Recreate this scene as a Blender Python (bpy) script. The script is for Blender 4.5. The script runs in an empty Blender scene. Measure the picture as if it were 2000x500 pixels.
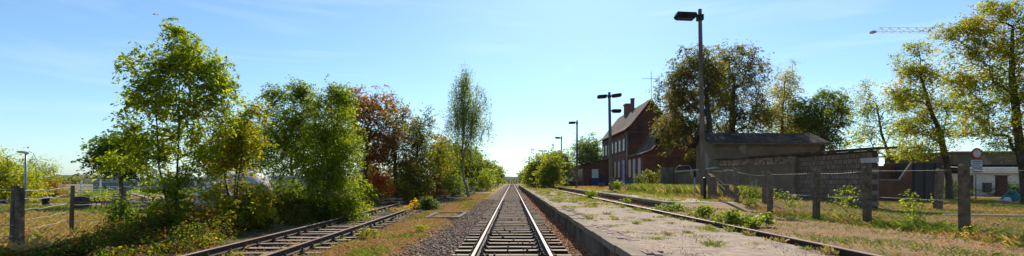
import bpy, math, random
import numpy as np
from mathutils import Vector, Matrix

R = math.radians
sc = bpy.context.scene
COL = sc.collection
CAMZ = 0.97            # eye height above the island platform (z = 0)
F = 900.0              # focal length in photo pixels (2000 wide)

# ------------------------------------------------------------------ camera
cam = bpy.data.cameras.new('camera'); camo = bpy.data.objects.new('camera', cam); COL.objects.link(camo)
cam.sensor_width = 36; cam.lens = 36 * F / 2000; cam.shift_y = 0.0515
cam.clip_start = 0.1; cam.clip_end = 9000
camo.location = (0, 0, CAMZ); camo.rotation_euler = (R(90), 0, 0)
sc.camera = camo
# ------------------------------------------------------------------ sky and sun
SUN_EL, SUN_AZ = R(41), R(9)      # ahead of the camera, a little to the right
w = bpy.data.worlds.new('World'); sc.world = w; w.use_nodes = True
nt = w.node_tree; N = nt.nodes; L = nt.links
bg = N['Background']
sky = N.new('ShaderNodeTexSky'); sky.sky_type = 'NISHITA'; sky.sun_disc = False
sky.sun_elevation = SUN_EL; sky.sun_rotation = SUN_AZ; sky.altitude = 100
sky.air_density = 1.0; sky.dust_density = 0.45; sky.ozone_density = 1.6
tint = N.new('ShaderNodeMix'); tint.data_type = 'RGBA'; tint.blend_type = 'MULTIPLY'; tint.inputs[0].default_value = 1
tint.inputs[7].default_value = (0.775, 0.99, 1.12, 1)
L.new(sky.outputs[0], tint.inputs[6])
tc = N.new('ShaderNodeTexCoord'); mp = N.new('ShaderNodeMapping'); mp.inputs['Scale'].default_value = (1.4, 1.4, 11)
mp.inputs['Rotation'].default_value = (0.02, 0.10, 0.3)
nz = N.new('ShaderNodeTexNoise'); nz.inputs['Scale'].default_value = 1.9; nz.inputs['Detail'].default_value = 7; nz.inputs['Distortion'].default_value = 0.6
L.new(tc.outputs['Generated'], mp.inputs[0]); L.new(mp.outputs[0], nz.inputs[0])
rp = N.new('ShaderNodeMapRange'); rp.inputs[1].default_value = 0.53; rp.inputs[2].default_value = 0.80
rp.inputs[3].default_value = 0; rp.inputs[4].default_value = 0.22
L.new(nz.outputs[0], rp.inputs[0])
cl = N.new('ShaderNodeMix'); cl.data_type = 'RGBA'; cl.inputs[7].default_value = (9.2, 9.8, 10.2, 1)
L.new(rp.outputs[0], cl.inputs[0]); L.new(tint.outputs[2], cl.inputs[6])
L.new(cl.outputs[2], bg.inputs[0]); bg.inputs[1].default_value = 0.105
sl = bpy.data.lights.new('sun', 'SUN'); sl.energy = 4.9; sl.angle = R(0.53); sl.color = (1, 0.93, 0.82)
so = bpy.data.objects.new('sun', sl); COL.objects.link(so)
sd = Vector((math.sin(SUN_AZ) * math.cos(SUN_EL), math.cos(SUN_AZ) * math.cos(SUN_EL), math.sin(SUN_EL)))
so.rotation_euler = sd.to_track_quat('Z', 'Y').to_euler(); so.location = (20, 60, 60)
sc.view_settings.view_transform = 'Standard'; sc.view_settings.look = 'None'
sc.view_settings.gamma = 1; sc.view_settings.use_curve_mapping = False
sc.view_settings.exposure = 0.42
sc.cycles.max_bounces = 6; sc.cycles.transparent_max_bounces = 8; sc.cycles.use_denoising = True

# ------------------------------------------------------------------ helpers
def P(px, py, d): return ((px - 1000) * d / F, d, CAMZ + (353 - py) * d / F)
def sstep(a, b, x):
    t = np.clip((x - a) / (b - a), 0, 1); return t * t * (3 - 2 * t)

def mat(name, c1, c2=None, rough=0.8, scale=4.0, detail=6, bump=0.0, metallic=0.0, spec=0.15, stretch=(1, 1, 1), lo=0.35, hi=0.65, rnd=0.0, coord='pos', c3=None, s3=0.6, t3=(0.55, 0.7)):
    m = bpy.data.materials.new(name); m.use_nodes = True
    n = m.node_tree.nodes; l = m.node_tree.links; b = n['Principled BSDF']
    b.inputs['Roughness'].default_value = rough; b.inputs['Metallic'].default_value = metallic
    b.inputs['Specular IOR Level'].default_value = spec
    g = n.new('ShaderNodeNewGeometry'); tcx = n.new('ShaderNodeTexCoord')
    mpg = n.new('ShaderNodeMapping'); mpg.inputs['Scale'].default_value = stretch
    l.new(g.outputs['Position'] if coord == 'pos' else tcx.outputs['Object'], mpg.inputs[0])
    if c2 is None: c2 = tuple(x * 0.65 for x in c1)
    nz = n.new('ShaderNodeTexNoise'); nz.inputs['Scale'].default_value = scale; nz.inputs['Detail'].default_value = detail; nz.inputs['Roughness'].default_value = 0.65
    l.new(mpg.outputs[0], nz.inputs[0])
    mr = n.new('ShaderNodeMapRange'); mr.inputs[1].default_value = lo; mr.inputs[2].default_value = hi
    l.new(nz.outputs[0], mr.inputs[0])
    mx = n.new('ShaderNodeMix'); mx.data_type = 'RGBA'
    mx.inputs[6].default_value = (*c1, 1); mx.inputs[7].default_value = (*c2, 1)
    l.new(mr.outputs[0], mx.inputs[0]); out = mx.outputs[2]
    if c3 is not None:
        n3 = n.new('ShaderNodeTexNoise'); n3.inputs['Scale'].default_value = s3; n3.inputs['Detail'].default_value = 5
        l.new(mpg.outputs[0], n3.inputs[0])
        m3 = n.new('ShaderNodeMapRange'); m3.inputs[1].default_value = t3[0]; m3.inputs[2].default_value = t3[1]
        l.new(n3.outputs[0], m3.inputs[0])
        x3 = n.new('ShaderNodeMix'); x3.data_type = 'RGBA'; x3.inputs[7].default_value = (*c3, 1)
        l.new(m3.outputs[0], x3.inputs[0]); l.new(out, x3.inputs[6]); out = x3.outputs[2]
    if rnd:
        oi = n.new('ShaderNodeObjectInfo'); hs = n.new('ShaderNodeHueSaturation')
        rr = n.new('ShaderNodeMapRange'); rr.inputs[3].default_value = 1 - rnd; rr.inputs[4].default_value = 1 + rnd
        l.new(oi.outputs['Random'], rr.inputs[0]); l.new(rr.outputs[0], hs.inputs['Value']); l.new(out, hs.inputs['Color']); out = hs.outputs[0]
    l.new(out, b.inputs['Base Color'])
    if bump:
        bp = n.new('ShaderNodeBump'); bp.inputs['Strength'].default_value = bump; bp.inputs['Distance'].default_value = 0.03
        l.new(nz.outputs[0], bp.inputs['Height']); l.new(bp.outputs[0], b.inputs['Normal'])
    return m

def leafmat(name, transl=0.6, tcol=(2.1, 2.05, 0.5), rough=0.5, spec=0.2):
    m = bpy.data.materials.new(name); m.use_nodes = True
    n = m.node_tree.nodes; l = m.node_tree.links; b = n['Principled BSDF']
    at = n.new('ShaderNodeAttribute'); at.attribute_name = 'col'
    l.new(at.outputs['Color'], b.inputs['Base Color']); b.inputs['Roughness'].default_value = rough; b.inputs['Specular IOR Level'].default_value = spec
    t = n.new('ShaderNodeBsdfTranslucent'); mu = n.new('ShaderNodeMix'); mu.data_type = 'RGBA'; mu.blend_type = 'MULTIPLY'; mu.inputs[0].default_value = 1
    mu.clamp_result = True; mu.inputs[7].default_value = (*tcol, 1); l.new(at.outputs['Color'], mu.inputs[6]); l.new(mu.outputs[2], t.inputs[0])
    ms = n.new('ShaderNodeMixShader'); ms.inputs[0].default_value = transl
    l.new(b.outputs[0], ms.inputs[1]); l.new(t.outputs[0], ms.inputs[2]); l.new(ms.outputs[0], n['Material Output'].inputs[0])
    return m

M = {}
M['leaf'] = leafmat('leaf'); M['grass'] = leafmat('grass_blade', 0.35, (1.4, 1.35, 0.8), 0.6, 0.2)
M['litter'] = leafmat('dead_leaf', 0.2, (1.4, 1.2, 0.8), 0.7, 0.2)
M['bark'] = mat('bark', (0.09, 0.07, 0.05), (0.035, 0.028, 0.02), 0.9, 9, bump=0.6, stretch=(1, 1, 0.3))
M['bark_birch'] = mat('birch_bark', (0.26, 0.22, 0.17), (0.05, 0.045, 0.04), 0.8, 3.5, stretch=(1, 1, 2.2), lo=0.5, hi=0.62, bump=0.3)
M['rust'] = mat('rusty_steel', (0.13, 0.075, 0.055), (0.06, 0.032, 0.022), 0.55, 14, bump=0.25, spec=0.5)
M['rail_side'] = mat('rail_side', (0.075, 0.05, 0.04), (0.035, 0.024, 0.02), 0.7, 20, bump=0.2)
M['rail_top'] = mat('polished_rail', (0.36, 0.285, 0.25), (0.24, 0.175, 0.145), 0.6, 6, metallic=0.5, stretch=(1, 0.05, 1))
M['rust_top'] = mat('rusted_rail_top', (0.40, 0.27, 0.20), (0.24, 0.15, 0.11), 0.42, 9, metallic=0.35, stretch=(1, 0.15, 1), spec=0.6)
M['sleeper'] = mat('weathered_sleeper', (0.50, 0.395, 0.29), (0.27, 0.20, 0.14), 0.85, 7, bump=0.5, stretch=(0.25, 2, 1), rnd=0.22)
M['sleeper_old'] = mat('old_sleeper', (0.38, 0.30, 0.225), (0.20, 0.15, 0.11), 0.85, 6, bump=0.6, stretch=(0.25, 2, 1), rnd=0.25)
M['stone'] = leafmat('ballast_stone', 0.0, rough=0.85)
M['concrete'] = mat('concrete', (0.25, 0.215, 0.17), (0.14, 0.118, 0.09), 0.9, 3, bump=0.3, rnd=0.12)
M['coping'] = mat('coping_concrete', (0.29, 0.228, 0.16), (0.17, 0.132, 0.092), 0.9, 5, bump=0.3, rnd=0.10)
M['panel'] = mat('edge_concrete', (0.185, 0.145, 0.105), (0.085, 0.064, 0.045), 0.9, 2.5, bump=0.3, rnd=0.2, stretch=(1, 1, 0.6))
M['post'] = mat('post_concrete', (0.19, 0.145, 0.10), (0.08, 0.058, 0.04), 0.95, 9, bump=0.5, rnd=0.12)
M['mast'] = mat('mast_concrete', (0.16, 0.13, 0.10), (0.09, 0.073, 0.056), 0.9, 5, bump=0.2, stretch=(1, 1, 0.3))
M['lamp'] = mat('lamp_housing', (0.022, 0.02, 0.024), rough=0.85, spec=0.08)
M['lamp_glass'] = mat('lamp_cover', (0.07, 0.055, 0.045), rough=0.3, spec=0.5)
M['brick'] = mat('dark_brick', (0.19, 0.075, 0.042), (0.115, 0.046, 0.029), 0.9, 1.2, bump=0.2, c3=(0.05, 0.035, 0.03), s3=0.35)
M['brick2'] = mat('paler_brick', (0.20, 0.10, 0.07), (0.13, 0.06, 0.045), 0.9, 2)
M['roof'] = mat('brown_roof', (0.15, 0.098, 0.066), (0.07, 0.045, 0.032), 0.95, 1.6, bump=0.4, stretch=(1, 1.6, 1), c3=(0.22, 0.17, 0.12), s3=0.5)
M['blue'] = mat('blue_paint', (0.012, 0.07, 0.19), (0.01, 0.04, 0.11), 0.6, 1.2)
M['white'] = mat('white_paint', (0.72, 0.70, 0.66), (0.55, 0.53, 0.5), 0.6, 2)
M['frame'] = mat('pale_window_frame', (0.19, 0.165, 0.14), rough=0.8)
M['pane'] = mat('window_pane', (0.025, 0.025, 0.028), rough=0.25, spec=0.3)
M['dark'] = mat('dark_metal', (0.02, 0.02, 0.022), rough=0.5)
M['zinc'] = mat('galvanised', (0.33, 0.34, 0.35), (0.24, 0.25, 0.26), 0.45, 6, metallic=0.6)
M['wire'] = mat('wire', (0.20, 0.18, 0.16), rough=0.45, metallic=0.5)
M['wire_pale'] = mat('pale_wire', (0.45, 0.44, 0.43), rough=0.5)
M['plaster'] = mat('grey_plaster', (0.20, 0.14, 0.087), (0.125, 0.086, 0.054), 0.95, 1.1, bump=0.2, c3=(0.30, 0.235, 0.17), s3=0.55, t3=(0.58, 0.66))
M['block'] = mat('cement_block', (0.205, 0.16, 0.12), (0.135, 0.102, 0.076), 0.95, 6, bump=0.4, rnd=0.16)
M['block_pale'] = mat('pale_block', (0.50, 0.46, 0.43), (0.38, 0.35, 0.33), 0.95, 6)
M['band'] = mat('band_brick', (0.34, 0.24, 0.19), (0.22, 0.13, 0.09), 0.95, 5, rnd=0.45, coord='pos')
M['mortar'] = mat('mortar', (0.085, 0.067, 0.05), rough=0.95)
M['felt'] = mat('roof_felt', (0.085, 0.052, 0.034), (0.035, 0.023, 0.016), 0.95, 0.9, stretch=(1, 1, 1), c3=(0.15, 0.115, 0.085), s3=0.7, t3=(0.58, 0.63), bump=0.3)
M['wood'] = mat('old_wood', (0.17, 0.13, 0.095), (0.075, 0.055, 0.04), 0.9, 6, stretch=(3, 3, 0.3), bump=0.5)
M['tank'] = mat('pale_tank_paint', (0.62, 0.58, 0.60), (0.42, 0.37, 0.36), 0.55, 1.5, c3=(0.30, 0.20, 0.15), s3=1.4, t3=(0.6, 0.75))
M['red'] = mat('sign_red', (0.38, 0.012, 0.02), rough=0.4)
M['signw'] = mat('sign_white', (0.52, 0.51, 0.52), rough=0.5)
M['tarp'] = mat('teal_tarpaulin', (0.01, 0.17, 0.17), (0.006, 0.07, 0.08), 0.45, 5, bump=0.6)
M['plastic'] = mat('white_plastic', (0.6, 0.65, 0.66), rough=0.4)
M['paver'] = mat('red_paver', (0.33, 0.23, 0.18), (0.23, 0.155, 0.12), 0.9, 8, rnd=0.3)
M['gold'] = mat('crane_yellow', (0.75, 0.42, 0.18), rough=0.5)
M['skip'] = mat('skip_steel', (0.035, 0.045, 0.055), (0.06, 0.05, 0.045), 0.6, 2.0, c3=(0.14, 0.06, 0.035), s3=0.8, t3=(0.58, 0.68))
M['skip_rust'] = mat('rust_sheet', (0.17, 0.075, 0.04), (0.09, 0.04, 0.025), 0.8, 2.0)
M['sand'] = mat('sand_path', (0.42, 0.35, 0.27), (0.30, 0.25, 0.18), 0.95, 0.8)

def newobj(name, me, material=None, parent=None, loc=None):
    o = bpy.data.objects.new(name, me); COL.objects.link(o)
    if material is not None and me is not None and len(me.materials) == 0: me.materials.append(material)
    if loc is not None: o.location = loc
    if parent is not None:
        o.parent = parent
        if parent.type == 'EMPTY': o.matrix_parent_inverse = Matrix.Translation(-Vector(parent.location))
        elif parent.location.length > 0: o.matrix_parent_inverse = Matrix.Translation(-Vector(parent.location)) if parent.parent is None else parent.matrix_basis.inverted()
    return o
def tag(o, label, cat, group=None, kind=None):
    if label: o['label'] = label
    if cat: o['category'] = cat
    if group: o['group'] = group
    if kind: o['kind'] = kind
    return o
def thing(name, label, cat, loc, group=None):
    e = bpy.data.objects.new(name, None); COL.objects.link(e); e.location = loc; e.empty_display_size = 0.3
    return tag(e, label, cat, group)

class MB:
    def __init__(s): s.v = []; s.f = []; s.mi = []; s.sm = []
    def add(s, vs, fs, mi=0, sm=False):
        o = len(s.v); s.v += [tuple(v) for v in vs]
        for f in fs: s.f.append(tuple(i + o for i in f)); s.mi.append(mi); s.sm.append(sm)
        return s
    def box(s, a, b, mi=0, mtx=None):
        x0, y0, z0 = a; x1, y1, z1 = b
        vs = [(x0, y0, z0), (x1, y0, z0), (x1, y1, z0), (x0, y1, z0), (x0, y0, z1), (x1, y0, z1), (x1, y1, z1), (x0, y1, z1)]
        if mtx is not None: vs = [mtx @ Vector(v) for v in vs]
        return s.add(vs, [(0, 3, 2, 1), (4, 5, 6, 7), (0, 1, 5, 4), (1, 2, 6, 5), (2, 3, 7, 6), (3, 0, 4, 7)], mi)
    def prism(s, prof, axis, a, b, mi=0):
        # prof: 2-D outline; axis 'y': (x,z), 'x': (y,z), 'z': (x,y)
        def q(p, t): return {'y': (p[0], t, p[1]), 'x': (t, p[0], p[1]), 'z': (p[0], p[1], t)}[axis]
        n = len(prof); vs = [q(p, a) for p in prof] + [q(p, b) for p in prof]
        fs = [(i, (i + 1) % n, (i + 1) % n + n, i + n) for i in range(n)] + [tuple(range(n))[::-1], tuple(range(n, 2 * n))]
        return s.add(vs, fs, mi)
    def tube(s, pts, rad, n=8, mi=0, sm=True, cap=True):
        pts = [Vector(p) for p in pts]
        if not hasattr(rad, '__len__'): rad = [rad] * len(pts)
        vs = []
        for i, p in enumerate(pts):
            t = (pts[min(i + 1, len(pts) - 1)] - pts[max(i - 1, 0)]).normalized()
            u = t.orthogonal().normalized() if i == 0 else (u - t * u.dot(t)).normalized()
            w_ = t.cross(u)
            for k in range(n):
                a = 2 * math.pi * k / n + math.pi / n
                vs.append(p + (u * math.cos(a) + w_ * math.sin(a)) * rad[i])
        fs = [(i * n + k, i * n + (k + 1) % n, (i + 1) * n + (k + 1) % n, (i + 1) * n + k) for i in range(len(pts) - 1) for k in range(n)]
        if cap: fs += [tuple(range(n))[::-1], tuple(range((len(pts) - 1) * n, len(pts) * n))]
        return s.add(vs, fs, mi, sm)
    def disc(s, c, r, th, axis='y', n=28, mi=0):
        cx, cy, cz = c
        prof = [(r * math.cos(2 * math.pi * k / n), r * math.sin(2 * math.pi * k / n)) for k in range(n)]
        if axis == 'y': s.prism([(cx + p[0], cz + p[1]) for p in prof], 'y', cy - th / 2, cy + th / 2, mi)
        if axis == 'x': s.prism([(cy + p[0], cz + p[1]) for p in prof], 'x', cx - th / 2, cx + th / 2, mi)
        return s
    def mesh(s, name, mats):
        me = bpy.data.meshes.new(name); me.from_pydata(s.v, [], s.f)
        for m in (mats if isinstance(mats, (list, tuple)) else [mats]): me.materials.append(m)
        me.polygons.foreach_set('material_index', s.mi); me.polygons.foreach_set('use_smooth', s.sm); me.update()
        return me
    def build(s, name, mats, parent=None, bevel=0.0):
        o = newobj(name, s.mesh(name, mats), None, parent)
        if bevel:
            b = o.modifiers.new('bevel', 'BEVEL'); b.width = bevel; b.segments = 1; b.limit_method = 'ANGLE'
        return o

def npmesh(name, V, Q, k, cols=None, smooth=False):
    me = bpy.data.meshes.new(name); nq = len(Q)
    me.vertices.add(len(V)); me.vertices.foreach_set('co', np.ascontiguousarray(V, dtype=np.float32).ravel())
    me.loops.add(nq * k); me.loops.foreach_set('vertex_index', np.ascontiguousarray(Q, dtype=np.int32).ravel())
    me.polygons.add(nq); me.polygons.foreach_set('loop_start', np.arange(0, nq * k, k, dtype=np.int32))
    if smooth: me.polygons.foreach_set('use_smooth', np.ones(nq, dtype=bool))
    me.update(calc_edges=True)
    if cols is not None:
        a = me.attributes.new('col', 'FLOAT_COLOR', 'POINT')
        c = np.ones((len(V), 4), dtype=np.float32); c[:, :3] = cols; a.data.foreach_set('color', c.ravel())
    return me

# ------------------------------------------------------------------ terrain height
XN = np.array([-400, -30, -8, -6.6, -3.9, -2.7, -2.2, -1.5, -1.25, 1.25, 1.45, 1.66, 1.95, 4.2, 4.5, 5.2, 6.3, 7.5, 9, 12, 20, 60, 400])
ZN = np.array([-.60, -.55, -.50, -.615, -.615, -.60, -.65, -.71, -.79, -.79, -.66, -.56, -.15, -.13, -.08, -.03, -.02, -.08, -.20, -.22, -.20, -.2, -.3])
XF = np.array([-400, -30, -8, -6.6, -3.9, -2.7, -2.2, -1.5, -1.25, 1.25, 1.45, 1.66, 1.95, 4.2, 4.5, 5.2, 6.38, 6.5, 8.5, 9, 14, 20, 60, 400])
ZF = np.array([-.60, -.55, -.50, -.615, -.615, -.60, -.65, -.71, -.79, -.79, -.66, -.56, -.15, -.13, -.16, -.24, -.24, -.10, .03, .08, .0, -.18, -.25, -.3])
XE = np.array([-400, -30, -8, -6.6, -3.9, -2.7, -2.2, -1.5, -1.25, 1.25, 1.5, 2.2, 2.8, 400])
ZE = np.array([-.60, -.55, -.50, -.615, -.615, -.60, -.65, -.71, -.79, -.79, -.70, -.62, -.5, -.5])
def gz(x, y):
    x = np.asarray(x, float); y = np.asarray(y, float)
    t = sstep(17, 21, y); e = sstep(108, 125, y)
    z = np.interp(x, XN, ZN) * (1 - t) + np.interp(x, XF, ZF) * t
    z = z * (1 - e) + np.interp(x, XE, ZE) * e
    und = 0.03 * np.sin(x * 0.9 + 1.3 * np.sin(y * 0.31)) * np.sin(y * 0.7 + 0.8) + 0.015 * np.sin(x * 2.7 + y * 1.9)
    off = np.where((np.abs(x) < 2.4) | ((x > 1.6) & (x < 6.6)), 0.0, np.where((x > -7.6) & (x < -3.8), .35, 1.0))
    return z + und * off

rs = np.random.RandomState(7)
# ground sheet
xs = np.unique(np.concatenate([np.arange(-14, 20.01, 0.2), np.arange(-60, 60, 2.0), [1.25, 1.45, 1.66, 1.95, 6.38, 6.5, 8.5], -np.geomspace(60, 6000, 22), np.geomspace(60, 6000, 22)]))
ys = np.unique(np.concatenate([np.arange(-12, 6, 1.5), np.arange(6, 42, 0.3), np.arange(42, 130, 2), np.geomspace(130, 7000, 32)]))
GX, GY = np.meshgrid(xs, ys); GZ = gz(GX, GY)
V = np.stack([GX.ravel(), GY.ravel(), GZ.ravel()], 1)
nx, ny = len(xs), len(ys)
ii = (np.arange(ny - 1)[:, None] * nx + np.arange(nx - 1)[None, :]).ravel()
Q = np.stack([ii, ii + 1, ii + nx + 1, ii + nx], 1)
x, y = V[:, 0], V[:, 1]
def zone(c, m, cols): cols[:] = cols * (1 - m[:, None]) + np.array(c)[None, :] * m[:, None]
gc = np.tile(np.array([[.20, .145, .075]]), (len(V), 1))
zone((.14, .09, .052), sstep(-9, -6, x) * (1 - sstep(-3.9, -3.3, x)), gc)          # siding bed
zone((.30, .18, .085), sstep(-4.2, -3.6, x) * (1 - sstep(-2.5, -1.9, x)), gc)      # dry verge
zone((.13, .088, .058), sstep(-2.5, -1.8, x) * (1 - sstep(1.9, 2.0, x)), gc)       # ballast
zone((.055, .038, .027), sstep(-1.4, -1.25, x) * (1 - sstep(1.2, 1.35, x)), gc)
zone((.32, .19, .095), sstep(4.2, 4.5, x) * (1 - sstep(8, 12, x)), gc)              # bare earth
zone((.27, .155, .07), sstep(8, 12, x), gc)
zone((.20, .17, .09), sstep(120, 300, np.hypot(x, y)), gc)
me = npmesh('ground', V, Q, 4, gc, True)
gm = bpy.data.materials.new('earth_and_grass'); gm.use_nodes = True
n = gm.node_tree.nodes; l = gm.node_tree.links; b = n['Principled BSDF']; b.inputs['Roughness'].default_value = 0.95; b.inputs['Specular IOR Level'].default_value = 0.15
at = n.new('ShaderNodeAttribute'); at.attribute_name = 'col'; ge = n.new('ShaderNodeNewGeometry')
def noise(sc_, det=6):
    q = n.new('ShaderNodeTexNoise'); q.inputs['Scale'].default_value = sc_; q.inputs['Detail'].default_value = det; q.inputs['Roughness'].default_value = 0.7
    l.new(ge.outputs['Position'], q.inputs[0]); return q
n1 = noise(6.0, 8); n2 = noise(0.9, 6); n3 = noise(28, 3)
mr = n.new('ShaderNodeMapRange'); mr.inputs[1].default_value = 0.3; mr.inputs[2].default_value = 0.7; mr.inputs[3].default_value = 0.45; mr.inputs[4].default_value = 1.5
l.new(n1.outputs[0], mr.inputs[0])
mu = n.new('ShaderNodeVectorMath'); mu.operation = 'SCALE'; l.new(at.outputs['Color'], mu.inputs[0]); l.new(mr.outputs[0], mu.inputs['Scale'])
mg = n.new('ShaderNodeMapRange'); mg.inputs[1].default_value = 0.49; mg.inputs[2].default_value = 0.63; mg.inputs[4].default_value = 0.72
l.new(n2.outputs[0], mg.inputs[0])
mx = n.new('ShaderNodeMix'); mx.data_type = 'RGBA'; mx.inputs[7].default_value = (.11, .12, .025, 1)
sx = n.new('ShaderNodeSeparateXYZ'); l.new(ge.outputs['Position'], sx.inputs[0])
ab = n.new('ShaderNodeMath'); ab.operation = 'ABSOLUTE'; l.new(sx.outputs[0], ab.inputs[0])
gt = n.new('ShaderNodeMath'); gt.operation = 'GREATER_THAN'; gt.inputs[1].default_value = 2.7; l.new(ab.outputs[0], gt.inputs[0])
mm = n.new('ShaderNodeMath'); mm.operation = 'MULTIPLY'; l.new(gt.outputs[0], mm.inputs[0]); l.new(mg.outputs[0], mm.inputs[1])
l.new(mm.outputs[0], mx.inputs[0]); l.new(mu.outputs[0], mx.inputs[6]); l.new(mx.outputs[2], b.inputs['Base Color'])
bp = n.new('ShaderNodeBump'); bp.inputs['Strength'].default_value = 0.8; bp.inputs['Distance'].default_value = 0.06
l.new(n3.outputs[0], bp.inputs['Height']); l.new(bp.outputs[0], b.inputs['Normal'])
ground = newobj('ground', me, gm); ground['kind'] = 'structure'

# far blue-green hills on the horizon
m = MB(); pr = []
for i in range(60):
    xx = -2600 + i * 5200 / 59
    pr.append((xx, 18 + 9 * math.sin(i * 0.5) + 6 * math.sin(i * 1.3 + 1)))
m.prism([(-2600, -5)] + pr + [(2600, -5)], 'y', 3300, 3600)
h = m.build('hills', mat('far_wood', (.05, .075, .04), (.03, .05, .03), 0.95, 0.01)); h['kind'] = 'structure'

# sandy path on the left
m = MB(); n_ = 26
for k in range(n_):
    x0, x1 = -60 + k * 1.7, -60 + (k + 1) * 1.7
    ya, yb = 26.5 + 0.5 * math.sin(k * .5), 26.5 + 0.5 * math.sin((k + 1) * .5)
    v = []
    for (xx, yy) in ((x0, ya), (x1, yb), (x1, yb + 3.0), (x0, ya + 3.0)): v.append((xx, yy, float(gz(xx, yy)) + 0.05))
    m.add(v, [(0, 1, 2, 3)])
o = m.build('path', M['sand']); o['kind'] = 'structure'

# ------------------------------------------------------------------ platforms
def platform_top(name, x0, x1, y0, y1, ztop, material):
    xs_ = np.linspace(x0, x1, 15); ys_ = np.arange(y0, y1 + .01, 0.5)
    gx, gy = np.meshgrid(xs_, ys_)
    z = ztop + 0.012 * np.sin(gx * 3.1 + gy * .7) * np.sin(gy * 1.3) + 0.006 * np.sin(gx * 7 + gy * 5)
    V = np.stack([gx.ravel(), gy.ravel(), z.ravel()], 1); nx_ = len(xs_)
    ii = (np.arange(len(ys_) - 1)[:, None] * nx_ + np.arange(nx_ - 1)[None, :]).ravel()
    o = newobj(name, npmesh(name, V, np.stack([ii, ii + 1, ii + nx_ + 1, ii + nx_], 1), 4, None, True), material)
    o['kind'] = 'structure'; return o
M['plat'] = mat('worn_platform', (0.44, 0.335, 0.24), (0.25, 0.187, 0.132), 0.95, 7.0, 10, bump=0.5, stretch=(1.0, 1.0, 1), lo=.3, hi=.7, c3=(0.19, 0.145, 0.11), s3=2.3, t3=(0.48, 0.70))
M['plat2'] = mat('sandy_platform', (0.46, 0.39, 0.31), (0.33, 0.27, 0.20), 0.95, 2.5, 8, bump=0.35, c3=(0.20, 0.15, 0.09), s3=0.9, t3=(0.52, 0.66))
p1 = platform_top('platform', 1.75, 4.36, 2, 112, -0.022, M['plat'])
p2 = platform_top('platform', 6.75, 9.1, 18.6, 78, 0.085, M['plat2'])
def edge(par, xa, xb, xface, y0, y1, ztop, zbot, near_len=1.0):
    slab = MB().box((xa, 0.012, ztop - 0.11), (xb, .985, ztop)).mesh('edge_slab', M['coping'])
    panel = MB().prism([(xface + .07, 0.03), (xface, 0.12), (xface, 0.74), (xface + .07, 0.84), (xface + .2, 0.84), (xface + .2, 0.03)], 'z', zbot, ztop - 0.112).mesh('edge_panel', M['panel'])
    y = y0
    while y < y1:
        o = newobj('edge_slab', slab, None, par, (rs.normal(0, .010), y, rs.normal(0, .006)))
        y += 1
    y = y0
    while y < y1 and y < y0 + 150:
        o = newobj('edge_panel', panel, None, par, (rs.normal(0, .012), y, rs.normal(0, .003))); o.rotation_euler.z = rs.normal(0, .006) * 0
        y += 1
    MB().box((xface + .21, y0, zbot), (xface + .3, y1, ztop - .13)).build('edge_core', M['mortar'], par)
edge(p1, 1.56, 1.77, 1.63, 2, 112, -0.012, -0.72)
edge(p2, 6.36, 6.76, 6.42, 19.0, 78, 0.10, -0.36)
vs = [(6.55, 16.6, -.08), (9.2, 16.2, -.16), (9.1, 18.6, .07), (6.55, 18.6, .07)]
MB().add(vs + [(v[0], v[1], -.4) for v in vs], [(0, 1, 2, 3), (0, 4, 5, 1), (1, 5, 6, 2), (2, 6, 7, 3), (3, 7, 4, 0)]).build('edge_ramp', mat('trodden_earth', (.34, .22, .12), (.22, .14, .075), .95, 5, bump=.4), p2)
pv = MB().box((0.004, 0.004, -0.05), (0.102, 0.196, 0)).mesh('paver', M['paver'])
for j in range(62):
    for i in range(3):
        y_ = 6.0 + j * .2 + (i % 2) * .1; x_ = 1.79 + i * .107
        if rs.rand() < 0.45 + .4 * math.sin(j * .35): continue
        o = newobj('paver', pv, None, p1, (x_, y_, -0.008 + rs.normal(0, .004))); o.rotation_euler = (rs.normal(0, .02), rs.normal(0, .03), rs.normal(0, .03))

# ------------------------------------------------------------------ tracks
RAILP = [(-.0625, 0), (.0625, 0), (.0625, .011), (.012, .028), (.010, .105), (.034, .118), (.0355, .142), (.030, .15), (-.030, .15), (-.0355, .142), (-.034, .118), (-.010, .105), (-.012, .028), (-.0625, .011)]
def rail(par, path, mats):
    m = MB(); n_ = len(RAILP); vs = []
    for i, (x, y, z) in enumerate(path):
        a = path[max(i - 1, 0)]; c = path[min(i + 1, len(path) - 1)]
        t = Vector((c[0] - a[0], c[1] - a[1], 0)).normalized(); s = Vector((t.y, -t.x, 0))
        for (u, v) in RAILP: vs.append((x + s.x * u, y + s.y * u, z + v))
    for i in range(len(path) - 1):
        for k in range(n_):
            k2 = (k + 1) % n_
            m.f.append((i * n_ + k, i * n_ + k2, (i + 1) * n_ + k2, (i + 1) * n_ + k)); m.mi.append(1 if k in (6, 7, 8) else 0); m.sm.append(False)
    m.v = vs
    m.f.append(tuple(range(n_))); m.mi.append(0); m.sm.append(False)
    return m.build('rail', mats, par)
trk = thing('railway_track', 'main railway track with polished rails running straight ahead to the horizon', 'railway track', (0, 4, -.62))
for s in (-1, 1): rail(trk, [(s * .7525, y_, -.612) for y_ in (-6, 30, 100, 400, 1500)], [M['rail_side'], M['rail_top']])
slp = []
for k in range(3):
    m = MB(); q = []
    for j, (xx, hw) in enumerate([(-1.28, .105), (-.6, .11), (0, .108), (.6, .11), (1.28, .105)]):
        e = [rs.normal(0, .006) for _ in range(4)]
        q += [(xx, -hw + e[0], -.2), (xx, hw + e[1], -.2), (xx, hw - .015 + e[2], e[3] * .5), (xx, -hw + .015 + e[0], e[3] * .5)]
    fs = [(0, 1, 2, 3)[::-1], (16, 17, 18, 19)]
    for j in range(4):
        for c in range(4): fs.append((j * 4 + c, j * 4 + (c + 1) % 4, j * 4 + 4 + (c + 1) % 4, j * 4 + 4 + c))
    m.add(q, fs); slp.append(m)
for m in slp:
    m.mi = [0 if (i >= 2 and (i - 2) % 4 == 2) else 1 for i in range(len(m.f))]
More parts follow.
